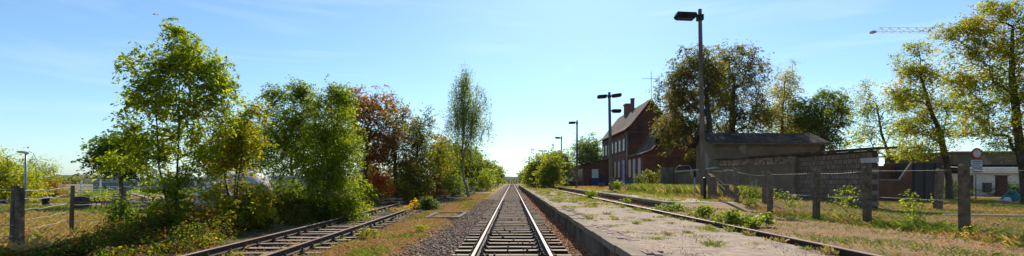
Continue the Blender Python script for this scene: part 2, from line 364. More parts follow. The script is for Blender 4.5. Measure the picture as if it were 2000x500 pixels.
M['tar'] = mat('tarred_timber_side', (.07, .05, .036), (.04, .028, .02), .9, 8)  # side faces coloured darker than the tops to deepen the shade between sleepers
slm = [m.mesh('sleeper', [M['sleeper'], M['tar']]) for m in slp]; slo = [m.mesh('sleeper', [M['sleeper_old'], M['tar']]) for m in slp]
ch = MB()
ch.box((-.165, -.08, 0), (.165, .08, .016)); 
for s in (-1, 1):
    ch.box((s * .10 - .035, -.05, .016), (s * .10 + .035, .05, .045)); ch.tube([(s * .105, 0, .03), (s * .105, 0, .095)], .022, 6)
chm = ch.mesh('rail_chair', M['rail_side'])
for k in range(300):
    y_ = 3.6 + k * .63
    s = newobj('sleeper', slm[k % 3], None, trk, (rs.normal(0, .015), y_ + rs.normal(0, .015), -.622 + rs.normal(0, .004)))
    s.rotation_euler.z = rs.normal(0, .006) + (math.pi if k % 2 else 0)
    if k < 55:
        for sgn in (-1, 1):
            c = bpy.data.objects.new('rail_chair', chm); COL.objects.link(c); c.parent = s
            c.location = (sgn * .7525, 0, .0)
# siding on the left, gently curving
SY = np.array([-8, 0, 8.4, 18.4, 30, 41, 60, 80, 105, 160, 260]); SX = np.array([-5.0, -5.1, -5.3, -5.65, -6.25, -6.7, -6.8, -6.3, -5.6, -5.0, -5.0])
def sidex(y):
    y = np.asarray(y, float); acc = 0
    for o_ in (-6, -3, 0, 3, 6): acc = acc + np.interp(y + o_, SY, SX)
    return acc / 5
sid = thing('siding_track', 'rusty overgrown siding track curving past the bushes beside the main line', 'railway track', (-5.3, 6, -.56))
sy = np.concatenate([np.arange(-6, 60, 2.0), np.arange(60, 240, 8)])
for s in (-1, 1): rail(sid, [(float(sidex(y_)) + s * .7525, float(y_), -.555) for y_ in sy], [M['rail_side'], M['rust_top']])
for k in range(130):
    y_ = 3 + k * .68
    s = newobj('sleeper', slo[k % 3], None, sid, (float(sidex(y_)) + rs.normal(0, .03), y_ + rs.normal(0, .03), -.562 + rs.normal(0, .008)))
    s.rotation_euler.z = rs.normal(0, .02) + math.atan2(float(sidex(y_ - .5) - sidex(y_ + .5)), 1) + (math.pi if k % 2 else 0)
    if k < 40:
        for sgn in (-1, 1):
            c = bpy.data.objects.new('rail_chair', chm); COL.objects.link(c); c.parent = s; c.location = (sgn * .7525, 0, .0)
# disused rail between the platforms
dr = thing('disused_rail', 'rusty lone rail lying along the far edge of the island platform', 'rail', (4.45, 4, -.08))
rail(dr, [(4.45, y_, -.085) for y_ in (-4, 20, 60, 85)], [M['rail_side'], M['rust_top']])
for k in range(46):
    c = newobj('rail_chair', chm, None, dr, (4.45, 4.4 + k * .66, -.088))

# ballast stones (real stones near, ground colour beyond)
def stones(name, pts, size, cols, zs):
    n_ = len(pts); base = np.array([[1, 0, 0], [-1, 0, 0], [0, 1, 0], [0, -1, 0], [0, 0, 1], [0, 0, -1.]])
    V = base[None] * size[:, None, None] * (0.65 + 0.7 * rs.rand(n_, 6, 1)) + rs.normal(0, .18, (n_, 6, 3)) * size[:, None, None]
    a = rs.rand(n_) * 6.28; c, s = np.cos(a), np.sin(a); t = rs.normal(0, .5, n_); ct, st = np.cos(t), np.sin(t)
    X = V[..., 0] * ct[:, None] - V[..., 2] * st[:, None]; Zz = V[..., 0] * st[:, None] + V[..., 2] * ct[:, None]
    X2 = X * c[:, None] - V[..., 1] * s[:, None]; Y2 = X * s[:, None] + V[..., 1] * c[:, None]
    W = np.stack([X2 + pts[:, 0:1], Y2 + pts[:, 1:2], Zz * .8 + zs[:, None]], -1).reshape(-1, 3)
    fc = np.array([[0, 2, 4], [2, 1, 4], [1, 3, 4], [3, 0, 4], [2, 0, 5], [1, 2, 5], [3, 1, 5], [0, 3, 5]])
    Q = (np.arange(n_)[:, None, None] * 6 + fc[None]).reshape(-1, 3)
    return npmesh(name, W, Q, 3, np.repeat(cols, 6, 0))
nS = 46000
sy_ = 6 + 34 * rs.rand(nS) ** 1.5; sx_ = rs.uniform(-2.75, 1.74, nS)
keep = (np.abs(np.abs(sx_) - .7525) > .09)
ph = ((sy_ - 3.6) / .63) % 1.0; onsl = ((ph < .2) | (ph > .8)) & (np.abs(sx_) < 1.28)
keep &= ~onsl | (rs.rand(nS) < .03)
keep &= (sx_ > -1.95) | (rs.rand(nS) < (sx_ + 2.75) / .9)
sx_, sy_, onsl = sx_[keep], sy_[keep], onsl[keep]; k_ = len(sx_)
zz = np.where(onsl, -.60, gz(sx_, sy_) + .012) + rs.normal(0, .012, k_)
sc_ = np.array([.265, .185, .13])[None] * (0.4 + 1.05 * rs.rand(k_, 1)) + rs.normal(0, .03, (k_, 1)) * np.array([[1.2, .5, .2]])
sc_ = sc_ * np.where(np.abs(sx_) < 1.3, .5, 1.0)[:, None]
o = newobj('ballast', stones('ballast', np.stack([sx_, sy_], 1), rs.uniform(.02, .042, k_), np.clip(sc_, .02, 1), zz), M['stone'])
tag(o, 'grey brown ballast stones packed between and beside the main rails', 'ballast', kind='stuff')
nS = 6000
sy_ = 5 + 22 * rs.rand(nS) ** 1.4; sx_ = sidex(sy_) + rs.uniform(-1.3, 1.5, nS); k_ = nS
sc_ = np.array([.21, .145, .10])[None] * (0.5 + 0.9 * rs.rand(k_, 1))
o = newobj('siding_ballast', stones('siding_ballast', np.stack([sx_, sy_], 1), rs.uniform(.015, .035, k_), sc_, gz(sx_, sy_) + .01), M['stone'])
tag(o, 'loose pale stones lying among the sleepers of the rusty siding', 'gravel', kind='stuff')

nS = 5000
sy_ = 6 + 26 * rs.rand(nS) ** 1.6; sx_ = rs.uniform(1.9, 4.33, nS); k_ = nS
o = newobj('platform_grit', stones('platform_grit', np.stack([sx_, sy_], 1), rs.uniform(.003, .009, k_), np.array([.36, .28, .215])[None] * (0.6 + 0.6 * rs.rand(k_, 1)), np.full(k_, -.018)), M['stone'])
tag(o, 'loose grit and pebbles scattered over the island platform surface', 'grit', kind='stuff')
# ------------------------------------------------------------------ leaves, grass
def leafgeo(C, S, cols, rng, upb=0.4, aspect=0.5, droop=0.3, axis=None):
    n_ = len(C)
    nrm = rng.normal(0, 1, (n_, 3)); nrm[:, 2] = np.abs(nrm[:, 2]) + upb; nrm /= np.linalg.norm(nrm, axis=1)[:, None]
    ax = rng.normal(0, 1, (n_, 3)); ax[:, 2] -= droop
    if axis is not None: ax = ax * .55 + axis * 1.1
    ax -= nrm * np.sum(ax * nrm, 1)[:, None]; ax /= np.linalg.norm(ax, axis=1)[:, None] + 1e-9
    sd_ = np.cross(nrm, ax); S = S[:, None]
    fold = nrm * S * .12
    V = np.stack([C - ax * S * .5, C + sd_ * S * aspect * .5 + fold + ax * S * .05, C + ax * S * .5, C - sd_ * S * aspect * .5 + fold + ax * S * .05], 1).reshape(-1, 3)
    return V, np.repeat(cols, 4, 0)
def leafobj(name, parts, parent=None, material=None):
    V = np.concatenate([p[0] for p in parts]); c = np.concatenate([p[1] for p in parts])
    Q = np.arange(len(V)).reshape(-1, 4)
    return newobj(name, npmesh(name, V, Q, 4, c), material or M['leaf'], parent)

G1, G2, G3 = (.080, .120, .010), (.145, .180, .012), (.036, .060, .010)
YG, YE, OR = (.21, .23, .016), (.32, .24, .018), (.40, .15, .02)
RE, RU, BR, OL = (.36, .035, .02), (.20, .065, .022), (.125, .075, .03), (.085, .09, .022)
def pick(pal, n_, rng, tone=None):
    cs = np.array([p[0] for p in pal]); ws = np.array([p[1] for p in pal], float); ws /= ws.sum()
    return cs[rng.choice(len(pal), n_, p=ws)] * rng.uniform(.85, 1.65, (n_, 1))

def tubes(A, B, ra, rb, n=5):
    d = B - A; ln = np.linalg.norm(d, axis=1)[:, None] + 1e-9; t = d / ln
    ref = np.where(np.abs(t[:, 2:3]) < .9, np.array([[0, 0, 1.]]), np.array([[1., 0, 0]]))
    u = np.cross(t, ref); u /= np.linalg.norm(u, axis=1)[:, None]; v = np.cross(t, u)
    a = np.arange(n) * 2 * np.pi / n; ca, sa = np.cos(a), np.sin(a)
    ring = u[:, None] * ca[None, :, None] + v[:, None] * sa[None, :, None]
    V = np.concatenate([A[:, None] + ring * ra[:, None, None], B[:, None] + ring * rb[:, None, None]], 1).reshape(-1, 3)
    k = np.arange(n); q = np.stack([k, (k + 1) % n, (k + 1) % n + n, k + n], 1)
    return V, (np.arange(len(A))[:, None, None] * 2 * n + q[None]).reshape(-1, 4)

def tree(name, label, d, trunk, lobes, pal, nl, ls, nc=140, rb=.12, seed=1, droop=0.3, rc=None, bark='bark', group=None, cat='tree', dr=.8, shell=.45, hang=0.0, pal2=None, stems=1, wl=.25, aspect=.5, dense=1.0):
    """trunk: photo points from the foot up; lobes: photo ellipses of the crown at distance d."""
    rng = np.random.RandomState(seed); k = d / F
    bx, bd, _ = P(trunk[0][0], 0, d); base = np.array([bx, d, float(gz(bx, d)) - .08])
    e = thing(name, label, cat, tuple(base), group)
    nodes = [base]; par = [-1]; pl = [0.0]
    for st in range(stems):
        last = 0; pts = trunk[1:]; so_ = rng.normal(0, .3, 2)
        for j, p in enumerate(pts):
            q = np.array(P(p[0], p[1], d)); q[1] += rng.normal(0, .03) * (j + 1) * d / 15
            if st: q[0] += (so_[0] + rng.normal(0, .05)) * (j + 1) * d / 20; q[1] += so_[1] * (j + 1) * d / 20
            a = nodes[last]; steps = 3
            for s in range(1, steps + 1):
                w_ = a + (q - a) * s / steps + rng.normal(0, .012 * d / 12, 3) * (s < steps)
                nodes.append(w_); par.append(last if s == 1 else len(nodes) - 2); pl.append(pl[par[-1]] + np.linalg.norm(w_ - nodes[par[-1]]))
            last = len(nodes) - 1
    ntrunk = len(nodes)
    W = np.array([(l_[4] if len(l_) > 4 else 1) * l_[2] * l_[3] for l_ in lobes], float); W /= W.sum()
    ch = rng.choice(len(lobes), nc, p=W); loff = rng.normal(0, .3, len(lobes))
    pts = []
    for c in ch:
        l_ = lobes[c]; u = rng.normal(0, 1, 3); u /= np.linalg.norm(u); r = rng.rand() ** shell
        if rng.rand() < .14: r *= rng.uniform(1.1, 1.4); u[2] = abs(u[2])
        rx, rz = l_[2] * k, l_[3] * k; ry = (rx + rz) / 2 * dr
        X, Y, Z = P(l_[0], l_[1], d)
        p = np.array([X + u[0] * r * rx, Y + loff[c] * ry + u[1] * r * ry, Z + u[2] * r * rz])
        p[2] = max(p[2], float(gz(p[0], p[1])) + .15); pts.append(p)
    pts = np.array(pts); tn = np.array(nodes)
    dist = np.min(np.linalg.norm(pts[:, None] - tn[None], axis=2), 1)
    pts = pts[np.argsort(dist)]
    tips = []
    for p in pts:
        nn = np.array(nodes); dd = np.linalg.norm(nn - p, axis=1) + wl * np.array(pl) + np.where(nn[:, 2] > p[2], .6 * (nn[:, 2] - p[2]), 0)
        if hang: dd = np.linalg.norm((nn - p) * np.array([1, 1, .6]), axis=1) + wl * np.array(pl)
        j = int(np.argmin(dd[1:])) + 1 if len(nodes) > 1 else 0
        a = nn[j]; mid = (a + p) / 2 + rng.normal(0, .08, 3) * np.linalg.norm(p - a); mid[2] += .08 * np.linalg.norm(p - a)
        nodes.append(mid); par.append(j); pl.append(pl[j] + np.linalg.norm(mid - a))
        nodes.append(p); par.append(len(nodes) - 2); pl.append(pl[-1] + np.linalg.norm(p - mid)); tips.append(len(nodes) - 1)
    cnt = np.zeros(len(nodes)); cnt[tips] = 1
    for i in range(len(nodes) - 1, 0, -1): cnt[par[i]] += cnt[i]
    cnt = np.maximum(cnt, 1); rad = rb * (cnt / cnt[0]) ** .58
    rad = np.maximum(rad, .004 * d / 12)
    nn = np.array(nodes); pi = np.array(par[1:]); ci = np.arange(1, len(nodes))
    ra = np.where(pi < ntrunk, np.minimum(rad[pi], rad[ci] * 1.25), np.minimum(rad[pi], rad[ci] * 1.3)); ra[pi == 0] *= 1.35
    V, Q = tubes(nn[pi], nn[ci], ra, rad[ci], 6)
    newobj('trunk', npmesh('trunk', V, Q, 4, None, True), M[bark], e)
    # leaves round the twig ends
    per = rng.poisson(nl * 2.1 / nc * rng.uniform(.3, 1.7, nc) * dense); T = np.repeat(np.arange(nc), per)
    rcl = (rc if rc else 0.42 * np.cbrt(np.prod([max(l_[2] for l_ in lobes) * k, max(l_[3] for l_ in lobes) * k, max(l_[2] for l_ in lobes) * k]) / nc * 14))
    g = rng.normal(0, 1, (len(T), 3)) * rcl * 1.2 * rng.uniform(.6, 1.25, nc)[T][:, None] * np.array([[1, 1, .72]]) * .6
    root = pts[T] * 0; cen = tn[:, :2].mean(0)
    out = np.concatenate([pts[:, :2] - cen[None], np.zeros((nc, 1))], 1); out /= np.linalg.norm(out, axis=1)[:, None] + .3
    sdir = out * .9 + rng.normal(0, .55, (nc, 3)); sdir[:, 2] -= .25 + droop * .35
    if hang: sdir = np.tile(np.array([[0, 0, -1.]]), (nc, 1)) + rng.normal(0, .15, (nc, 3))
    sdir /= np.linalg.norm(sdir, axis=1)[:, None]
    # several sprays at each twig end, leaves strung along them
    nsp = 4; spr = rng.randint(0, nsp, len(T)); sd4 = sdir[:, None] * .8 + rng.normal(0, .5, (nc, nsp, 3)); sd4 /= np.linalg.norm(sd4, axis=2)[:, :, None]
    so4 = rng.normal(0, .55, (nc, nsp, 3)) * rcl; tt = rng.rand(len(T)); AX = sd4[T, spr]
    along = AX * (tt * 2.0 * rcl)[:, None]; along[:, 2] -= (tt ** 2) * rcl * .5
    g = np.where((rng.rand(len(T)) < .72)[:, None], so4[T, spr] + along + g * .28, g)
    C = pts[T] + g
    if hang: C[:, 2] -= rng.exponential(hang, len(T)); C[:, 0] -= g[:, 0] * .4
    C[:, 2] = np.maximum(C[:, 2], gz(C[:, 0], C[:, 1]) + .02)
    tone = pick(pal, nc, rng)[T] if pal2 is None else pick(pal2, nc, rng)[T]
    cols = pick(pal, len(T), rng) * .55 + tone * .45
    newobj('crown', npmesh('crown', *(lambda r: (r[0], np.arange(len(r[0])).reshape(-1, 4), 4, r[1]))(leafgeo(C, ls * rng.uniform(.6, 1.35, len(T)), cols, rng, .55, aspect, droop, AX))), M['leaf'], e)
    return e

def grass(name, label, cat, X, Y, H, cols, wd, rng, zoff=0.0, Z=None, parent=None, lean=.35):
    n_ = len(X); z = (gz(X, Y) if Z is None else Z) + zoff - .01
    a = rng.rand(n_) * 6.28; ln = rng.normal(0, lean, (n_, 2)) * H[:, None]
    dx, dy = np.cos(a) * wd, np.sin(a) * wd
    B = np.stack([X, Y, z], 1)
    v0 = B + np.stack([dx, dy, 0 * dx], 1); v1 = B - np.stack([dx, dy, 0 * dx], 1)
    mid = B + np.stack([ln[:, 0] * .35, ln[:, 1] * .35, H * .6], 1)
    v2 = mid - np.stack([dx, dy, 0 * dx], 1) * .7; v3 = B + np.stack([ln[:, 0], ln[:, 1], H], 1)
    V = np.stack([v0, v1, v2, v3], 1).reshape(-1, 3)
    o = newobj(name, npmesh(name, V, np.arange(n_ * 4).reshape(-1, 4), 4, np.repeat(cols, 4, 0)), M['grass'], parent)
    if label: tag(o, label, cat, kind='stuff')
    return o
#STRUCTURES
# ------------------------------------------------------------------ station house
st = thing('station_house', 'dark red brick station house with steep brown roof beside the platform', 'house', (19, 55.8, .05))
XF_, Y0, Y1, Y2 = 16.0, 55.8, 63.4, 81.8
zg = -.1
# main block walls (gable prism) and near wing
MB().prism([(XF_, zg), (22, zg), (22, 8.35), (19, 11.9), (XF_, 8.35)], 'y', Y1, Y2).build('wall', M['brick'], st)
WP = [(XF_ - .5, 4.25), (16.8, 4.75), (17.7, 5.75), (18.5, 7.1), (19.3, 8.6), (19.9, 9.7)]      # bell-cast roof line of the wing
WR = [(39.8 - p[0], p[1]) for p in WP[::-1]][1:]
prof = [(XF_, zg), (23.8, zg), (23.8, 4.3)] + [(p[0], p[1] - .22) for p in WR[::-1][1:]] + [(p[0], p[1] - .22) for p in WP[::-1][1:] if p[0] > XF_] + [(XF_, 4.2)]
MB().prism(prof, 'y', Y0, Y1 - .005).build('wall', M['brick'], st)
def sheet(prof, y0, y1, th, name, material, parent):
    m = MB(); n_ = len(prof)
    vs = [(p[0], y0, p[1]) for p in prof] + [(p[0], y1, p[1]) for p in prof] + [(p[0], y0, p[1] - th) for p in prof] + [(p[0], y1, p[1] - th) for p in prof]
    fs = []
    for i in range(n_ - 1):
        fs += [(i, i + 1, i + 1 + n_, i + n_), (i + 2 * n_, i + 3 * n_, i + 1 + 3 * n_, i + 1 + 2 * n_), (i, i + 2 * n_, i + 1 + 2 * n_, i + 1), (i + n_, i + 1 + n_, i + 1 + 3 * n_, i + 3 * n_)]
    fs += [(0, n_, 3 * n_, 2 * n_), (n_ - 1, 3 * n_ - 1, 4 * n_ - 1, 2 * n_ - 1)]
    m.add(vs, fs); return m.build(name, material, parent)
rf = sheet([(15.35, 7.95), (16.2, 8.65), (19, 12.2), (21.8, 8.65), (22.65, 7.95)], Y1 - .6, Y2 + .6, .14, 'roof', M['roof'], st)
sheet(WP + WR, Y0 - .5, Y1 - .02, .16, 'roof', M['roof'], st)
MB().box((15.95, Y1 + .02, 4.55), (16.0, Y2, 4.78)).build('string_course', M['brick2'], st)
MB().box((15.93, Y1 + .02, 7.55), (16.0, Y2, 7.75)).build('string_course', M['brick2'], st)
MB().box((15.94, Y1 - .055, 7.56), (22, Y1 - .005, 7.74)).build('string_course', M['brick2'], st)
MB().box((15.9, Y0 - .06, 3.95), (23.8, Y0 - .002, 4.12)).build('string_course', M['brick2'], st)
MB().box((15.92, Y0 - .03, zg), (16.0 - .002, Y2, 1.28)).build('blue_base', M['blue'], st)
MB().box((18.4, 74.6, 10.8), (19.5, 75.9, 13.4)).box((18.32, 74.5, 13.25), (19.58, 76, 13.48)).build('chimney', M['brick2'], rf)
MB().box((18.75, 72.4, 11.3), (19.25, 73.0, 13.9)).box((18.7, 72.35, 13.8), (19.3, 73.05, 13.95)).build('chimney', M['brick2'], rf)
def arch(y0, y1, z0, z1, rise, n_=8):
    pts = [(y0, z0), (y1, z0), (y1, z1 - rise)]
    for k in range(1, n_):
        a = math.pi * k / n_; pts.append(((y0 + y1) / 2 + (y1 - y0) / 2 * math.cos(a), z1 - rise + rise * math.sin(a)))
    return pts + [(y0, z1 - rise)]
def facade_window(yc, wd, z0, z1, fill, fx=XF_, rise=.25):
    s = MB().prism(arch(yc - wd / 2 - .12, yc + wd / 2 + .12, z0 - .1, z1 + .14, rise), 'x', fx - .06, fx - .003).build('window', M['brick2'], st)
    MB().prism(arch(yc - wd / 2, yc + wd / 2, z0, z1, rise), 'x', fx - .075, fx - .062).build('frame', M['frame'], s)
    if fill == 'pane':
        for k in (0, 1):
            a = yc - wd / 2 + .05 + k * (wd / 2 - .02)
            for q in range(3):
                zz = (z1 - .2 - z0 - .1) / 3
                MB().box((fx - .083, a, z0 + .08 + q * zz), (fx - .077, a + wd / 2 - .12, z0 + .02 + (q + 1) * zz)).build('pane', M['pane'], s)
    else:
        MB().prism(arch(yc - wd / 2 + .06, yc + wd / 2 - .06, z0 + .06, z1 - .06, rise), 'x', fx - .09, fx - .077).build('painted_board', fill, s)
    MB().box((fx - .16, yc - wd / 2 - .15, z0 - .12), (fx - .062, yc + wd / 2 + .15, z0 - .02)).build('sill', M['brick2'], s)
for yc in (80.4, 78.0, 75.6, 73.1, 70.6, 68.2, 65.75): facade_window(yc, 1.05, 5.2, 7.15, 'pane')
def mural(name, a, b, c):
    m = bpy.data.materials.new(name); m.use_nodes = True; n = m.node_tree.nodes; l = m.node_tree.links
    g = n.new('ShaderNodeNewGeometry'); nz = n.new('ShaderNodeTexNoise'); nz.inputs['Scale'].default_value = 2.0; nz.inputs['Distortion'].default_value = 1.2; nz.inputs['Detail'].default_value = 3
    cr = n.new('ShaderNodeValToRGB'); cr.color_ramp.interpolation = 'B_SPLINE'
    cr.color_ramp.elements[0].position = .3; cr.color_ramp.elements[0].color = (*a, 1); cr.color_ramp.elements[1].position = .68; cr.color_ramp.elements[1].color = (*c, 1)
    e_ = cr.color_ramp.elements.new(.5); e_.color = (*b, 1)
    l.new(g.outputs['Position'], nz.inputs[0]); l.new(nz.outputs[0], cr.inputs[0]); l.new(cr.outputs[0], n['Principled BSDF'].inputs['Base Color']); n['Principled BSDF'].inputs['Roughness'].default_value = .7
    return m
ma = mural('mural_orange', (.70, .22, .03), (.60, .45, .08), (.03, .42, .50)); mb_ = mural('mural_violet', (.06, .20, .50), (.20, .50, .55), (.60, .30, .10)); mc = mural('mural_pale', (.55, .50, .55), (.70, .28, .18), (.08, .42, .62))
for yc, mm_ in ((71.1, ma), (68.6, mb_), (62.3, ma), (60.1, mb_), (57.6, mc)): facade_window(yc, 1.25, 1.42, 3.9, mm_)
dd = MB().prism(arch(64.9, 66.2, zg + .1, 3.95, .3), 'x', 15.86, 15.915).build('door', mural('mural_door', (.12, .06, .22), (.22, .2, .4), (.4, .45, .55)), st)
MB().box((15.82, 65.05, 1.05), (15.858, 65.17, 1.3)).build('handle', M['zinc'], dd)
MB().tube([(15.85, 56.1, 4.1), (15.85, 56.1, .2)], .06, 8).build('downpipe', M['frame'], st)
MB().tube([(15.85, 63.6, 7.8), (15.85, 63.6, .2)], .05, 8).build('downpipe', M['zinc'], st)
for xx in (17.8, 20.6): 
    s = MB().prism([(xx - .5, 5.0), (xx + .5, 5.0), (xx + .5, 6.2), (xx, 6.45), (xx - .5, 6.2)], 'y', Y0 - .05, Y0 - .004).build('window', M['brick2'], st)
    MB().box((xx - .4, Y0 - .07, 5.1), (xx + .4, Y0 - .052, 6.1)).build('pane', M['pane'], s)
# platform-side annex
an = thing('annex', 'low brick station annex with lean-to roof and blue painted base', 'annex', (13.8, 75, .05))
MB().prism([(11.67, zg), (15.98, zg), (15.98, 4.35), (11.67, 3.55)], 'y', 75, 88).build('wall', M['brick'], an)
sheet([(11.2, 3.62), (15.98, 4.62)], 74.6, 88.4, .14, 'roof', M['felt'], an)
MB().box((13.0, 74.95, zg), (15.9, 74.997, 1.35)).build('blue_base', M['blue'], an)
o = MB().box((13.0, 74.9, 1.42), (14.05, 74.945, 2.85)).build('poster', mural('poster_print', (.55, .65, .72), (.5, .62, .55), (.7, .72, .75)), an)
for yc in (76.5, 78.6, 80.7, 83): 
    s = MB().box((11.61, yc - .5, .9), (11.667, yc + .5, 3.0)).build('window', M['frame'], an); MB().box((11.59, yc - .4, 1.0), (11.608, yc + .4, 2.9)).build('pane', M['pane'], s)
# roof aerial
ae = thing('roof_aerial', 'thin television aerial standing above the station house roof', 'aerial', (19.4, 64.2, 11.5))
MB().tube([(19.4, 64.2, 11.0), (19.4, 64.2, 16.2)], .035, 6).build('mast', M['dark'], ae)
m = MB().tube([(18.2, 64.2, 15.2), (20.2, 64.2, 15.2)], .025, 5)
for k in range(5): m.tube([(18.3 + k * .45, 63.8, 15.2), (18.3 + k * .45, 64.6, 15.2)], .015, 4)
m.build('crossbar', M['dark'], ae)

# ------------------------------------------------------------------ plastered shed behind the wall
sh = thing('shed', 'plastered shed with patched dark felt roof behind the block wall', 'shed', (22, 40.4, -.1))
MB().prism([(40.4, -.3), (44.8, -.3), (44.8, 4.4), (42.6, 5.25), (40.4, 4.4)], 'x', 17.9, 27.0).build('wall', M['plaster'], sh)
m = MB(); A = (17.2, 27.6)
for s in (0, 1):
    ye, yr = (40.0, 42.6) if s == 0 else (45.2, 42.6)
    vs = [(A[0], ye, 4.28), (A[1], ye, 4.28), (A[1], yr, 5.36), (A[0], yr, 5.36)]
    m.add(vs + [(v[0], v[1], v[2] - .12) for v in vs], [(0, 1, 2, 3), (7, 6, 5, 4), (0, 4, 5, 1), (1, 5, 6, 2), (3, 2, 6, 7), (0, 3, 7, 4)])
ro = m.build('roof', M['felt'], sh)
for k in range(9):
    xx = 17.2 + k * 1.155
    for j in range(2):
        t0, t1 = j * .5, j * .5 + .52; dz = .012 + .012 * ((k + j) % 2)
        if rs.rand() < .2: continue
        y0_, y1_ = 39.97 + 2.6 * t0, 39.97 + 2.6 * t1; z0_, z1_ = 4.28 + 1.08 * t0 + dz, 4.28 + 1.08 * t1 + dz
        mbx = MB(); vs = [(xx + .02, y0_, z0_), (xx + 1.17, y0_, z0_), (xx + 1.17, y1_, z1_), (xx + .02, y1_, z1_)]
        mbx.add(vs + [(v[0], v[1], v[2] - .01) for v in vs], [(0, 1, 2, 3), (7, 6, 5, 4), (0, 4, 5, 1), (1, 5, 6, 2), (2, 6, 7, 3), (3, 7, 4, 0)])
        mbx.build('felt_sheet', M['felt'], ro)
MB().box((17.3, 39.96, 4.12), (27.5, 40.0, 4.27)).build('eaves_board', M['wood'], sh)

# ------------------------------------------------------------------ block wall beside the yard
WX = 14.6
bw = thing('block_wall', 'long cement block and plaster wall under a sloping felt capped roof edge', 'wall', (WX, 25, -.2))
def wtop(y): return 2.24 + (y - 18.7) * (2.43 - 2.24) / (32 - 18.7)
MB().prism([(18.72, -.4), (23.7, -.4), (23.7, wtop(23.7) - .03), (18.72, wtop(18.72) - .03)], 'x', WX + .03, WX + .24).build('core', M['mortar'], bw)
bm = MB().box((0, .02, .012), (.29, .28, .209)).mesh('block', M['block']); bmp = MB().box((-.004, .008, .008), (.29, .592, .212)).mesh('block', M['block_pale'])
for r_ in range(12):
    z_ = -.3 + r_ * .222
    for c in range(18):
        y_ = 18.7 + c * .3 - (r_ % 2) * .15
        if y_ > 23.6 or z_ + .21 > wtop(y_) - .02: continue
        y_ = max(y_, 18.68)
        pale = (r_ == 9 and c in (0, 1))
        if pale and c == 1: continue
        o = newobj('block', bmp if pale else bm, None, bw, (WX + rs.normal(0, .006), y_, z_))
MB().prism([(23.7, -.4), (32.6, -.4), (32.6, wtop(32) - .5), (23.7, wtop(23.7) - .42)], 'x', WX + .0, WX + .28).build('plaster_face', M['plaster'], bw)
MB().prism([(23.7, wtop(23.7) - .418), (32.6, wtop(32) - .498), (32.6, wtop(32) - .03), (23.7, wtop(23.7) - .03)], 'x', WX + .05, WX + .26).build('band_core', M['mortar'], bw)
br = MB().box((0, .006, .006), (.24, .234, .122)).mesh('brick', M['band'])
for r_ in range(3):
    for c in range(37):
        y_ = 23.75 + c * .24 + (r_ % 2) * .12
        if y_ > 32.3: continue
        o = newobj('brick', br, None, bw, (WX + .01 + rs.normal(0, .006), y_, wtop(y_) - .44 + r_ * .128))
MB().box((WX - .22, 23.45, -.4), (WX + .3, 23.74, wtop(23.6) - .1)).build('buttress', M['panel'], bw)
m = MB(); vs = [(WX - .22, 18.3, wtop(18.3)), (WX + .72, 18.3, wtop(18.3) + .02), (WX + .72, 32.9, wtop(32.9) + .02), (WX - .22, 32.9, wtop(32.9))]
m.add(vs + [(v[0], v[1], v[2] + .075) for v in vs], [(3, 2, 1, 0), (4, 5, 6, 7), (0, 1, 5, 4), (1, 2, 6, 5), (2, 3, 7, 6), (3, 0, 4, 7)]); m.build('roof', M['felt'], bw)
for k in range(14): MB().box((WX - .3, 18.5 + k * 1.05, wtop(18.5 + k * 1.05) - .05), (WX - .1, 18.58 + k * 1.05, wtop(18.5 + k * 1.05) + .0)).build('rafter_end', M['wood'], bw)
lw = thing('yard_wall', 'lower plaster yard wall with pale coping continuing towards the station house', 'wall', (WX, 37, -.1))
MB().prism([(32.65, -.3), (41.2, -.3), (41.2, 1.72), (32.65, 1.86)], 'x', WX + .02, WX + .26).build('wall', M['plaster'], lw)
for k in range(8):
    y_ = 32.66 + k * 1.07; z_ = 1.862 - (y_ - 32.66) * .0164
    MB().box((WX - .1, y_, z_ - .02), (WX + .36, y_ + 1.05, z_ + .07)).build('coping', M['block_pale'] if k != 2 else M['coping'], lw)
gp = thing('gate_post', 'broad dark gate post where the low plaster wall ends', 'gate post', (13.6, 41.6, 0))
MB().box((13.5, 41.4, -.1), (14.5, 41.9, 2.05)).box((13.42, 41.32, 2.052), (14.58, 41.98, 2.16)).build('pillar', M['panel'], gp, .03)
hr = thing('hoop_railing', 'pale metal hoop railing standing behind the low plaster wall', 'railing', (15.9, 43, 0))
m = MB().tube([(15.3, 43.2, .05), (15.35, 43.2, 2.1), (15.6, 43.2, 2.36), (16.6, 43.2, 2.4), (16.8, 43.2, 2.1), (16.8, 43.2, .05)], .045, 6); m.build('hoop', M['zinc'], hr)
MB().tube([(15.4, 43.2, 1.9), (16.8, 43.2, 1.9)], .03, 6).build('bar', M['zinc'], hr)

# ------------------------------------------------------------------ yard things at the right
sk = thing('skip', 'dark steel skip with slanted end and rust red side panel in the yard', 'skip', (20.5, 24, -.2))
MB().prism([(20.8, .0), (22.2, .0), (22.45, 1.9), (20.8, 1.9)], 'y', 24, 25.8).build('body', M['skip'], sk)
MB().prism([(18.9, 0), (20.79, 0), (20.79, 1.88), (20.72, 1.88), (20.1, 1.0), (18.9, 1.0)], 'y', 23.97, 24.03).build('slanted_plate', M['skip_rust'], sk)
MB().prism([(18.9, 1.06), (20.1, 1.06), (20.75, 1.95), (20.82, 1.9), (20.16, .97), (18.9, .97)], 'y', 23.92, 23.965).build('rim', M['frame'], sk)
MB().box((18.85, 25.0, .0), (20.79, 25.06, 1.78)).build('side_panel', M['skip_rust'], sk)
for xx in (20.9, 21.45, 22.0): MB().box((xx, 23.9, .05), (xx + .09, 23.998, 1.88)).build('rib', M['skip'], sk)
MB().box((22.05, 23.93, 1.35), (22.3, 23.99, 1.55)).build('label_plate', mat('pale_blue_plate', (.18, .30, .38)), sk)
MB().box((18.8, 24.1, -.25), (22.2, 25.6, -.002)).build('runner', M['wood'], sk)
ws = thing('whitewashed_outbuilding', 'whitewashed low outbuilding with small dark window and pale roof at the yard end', 'outbuilding', (37, 36, -.2))
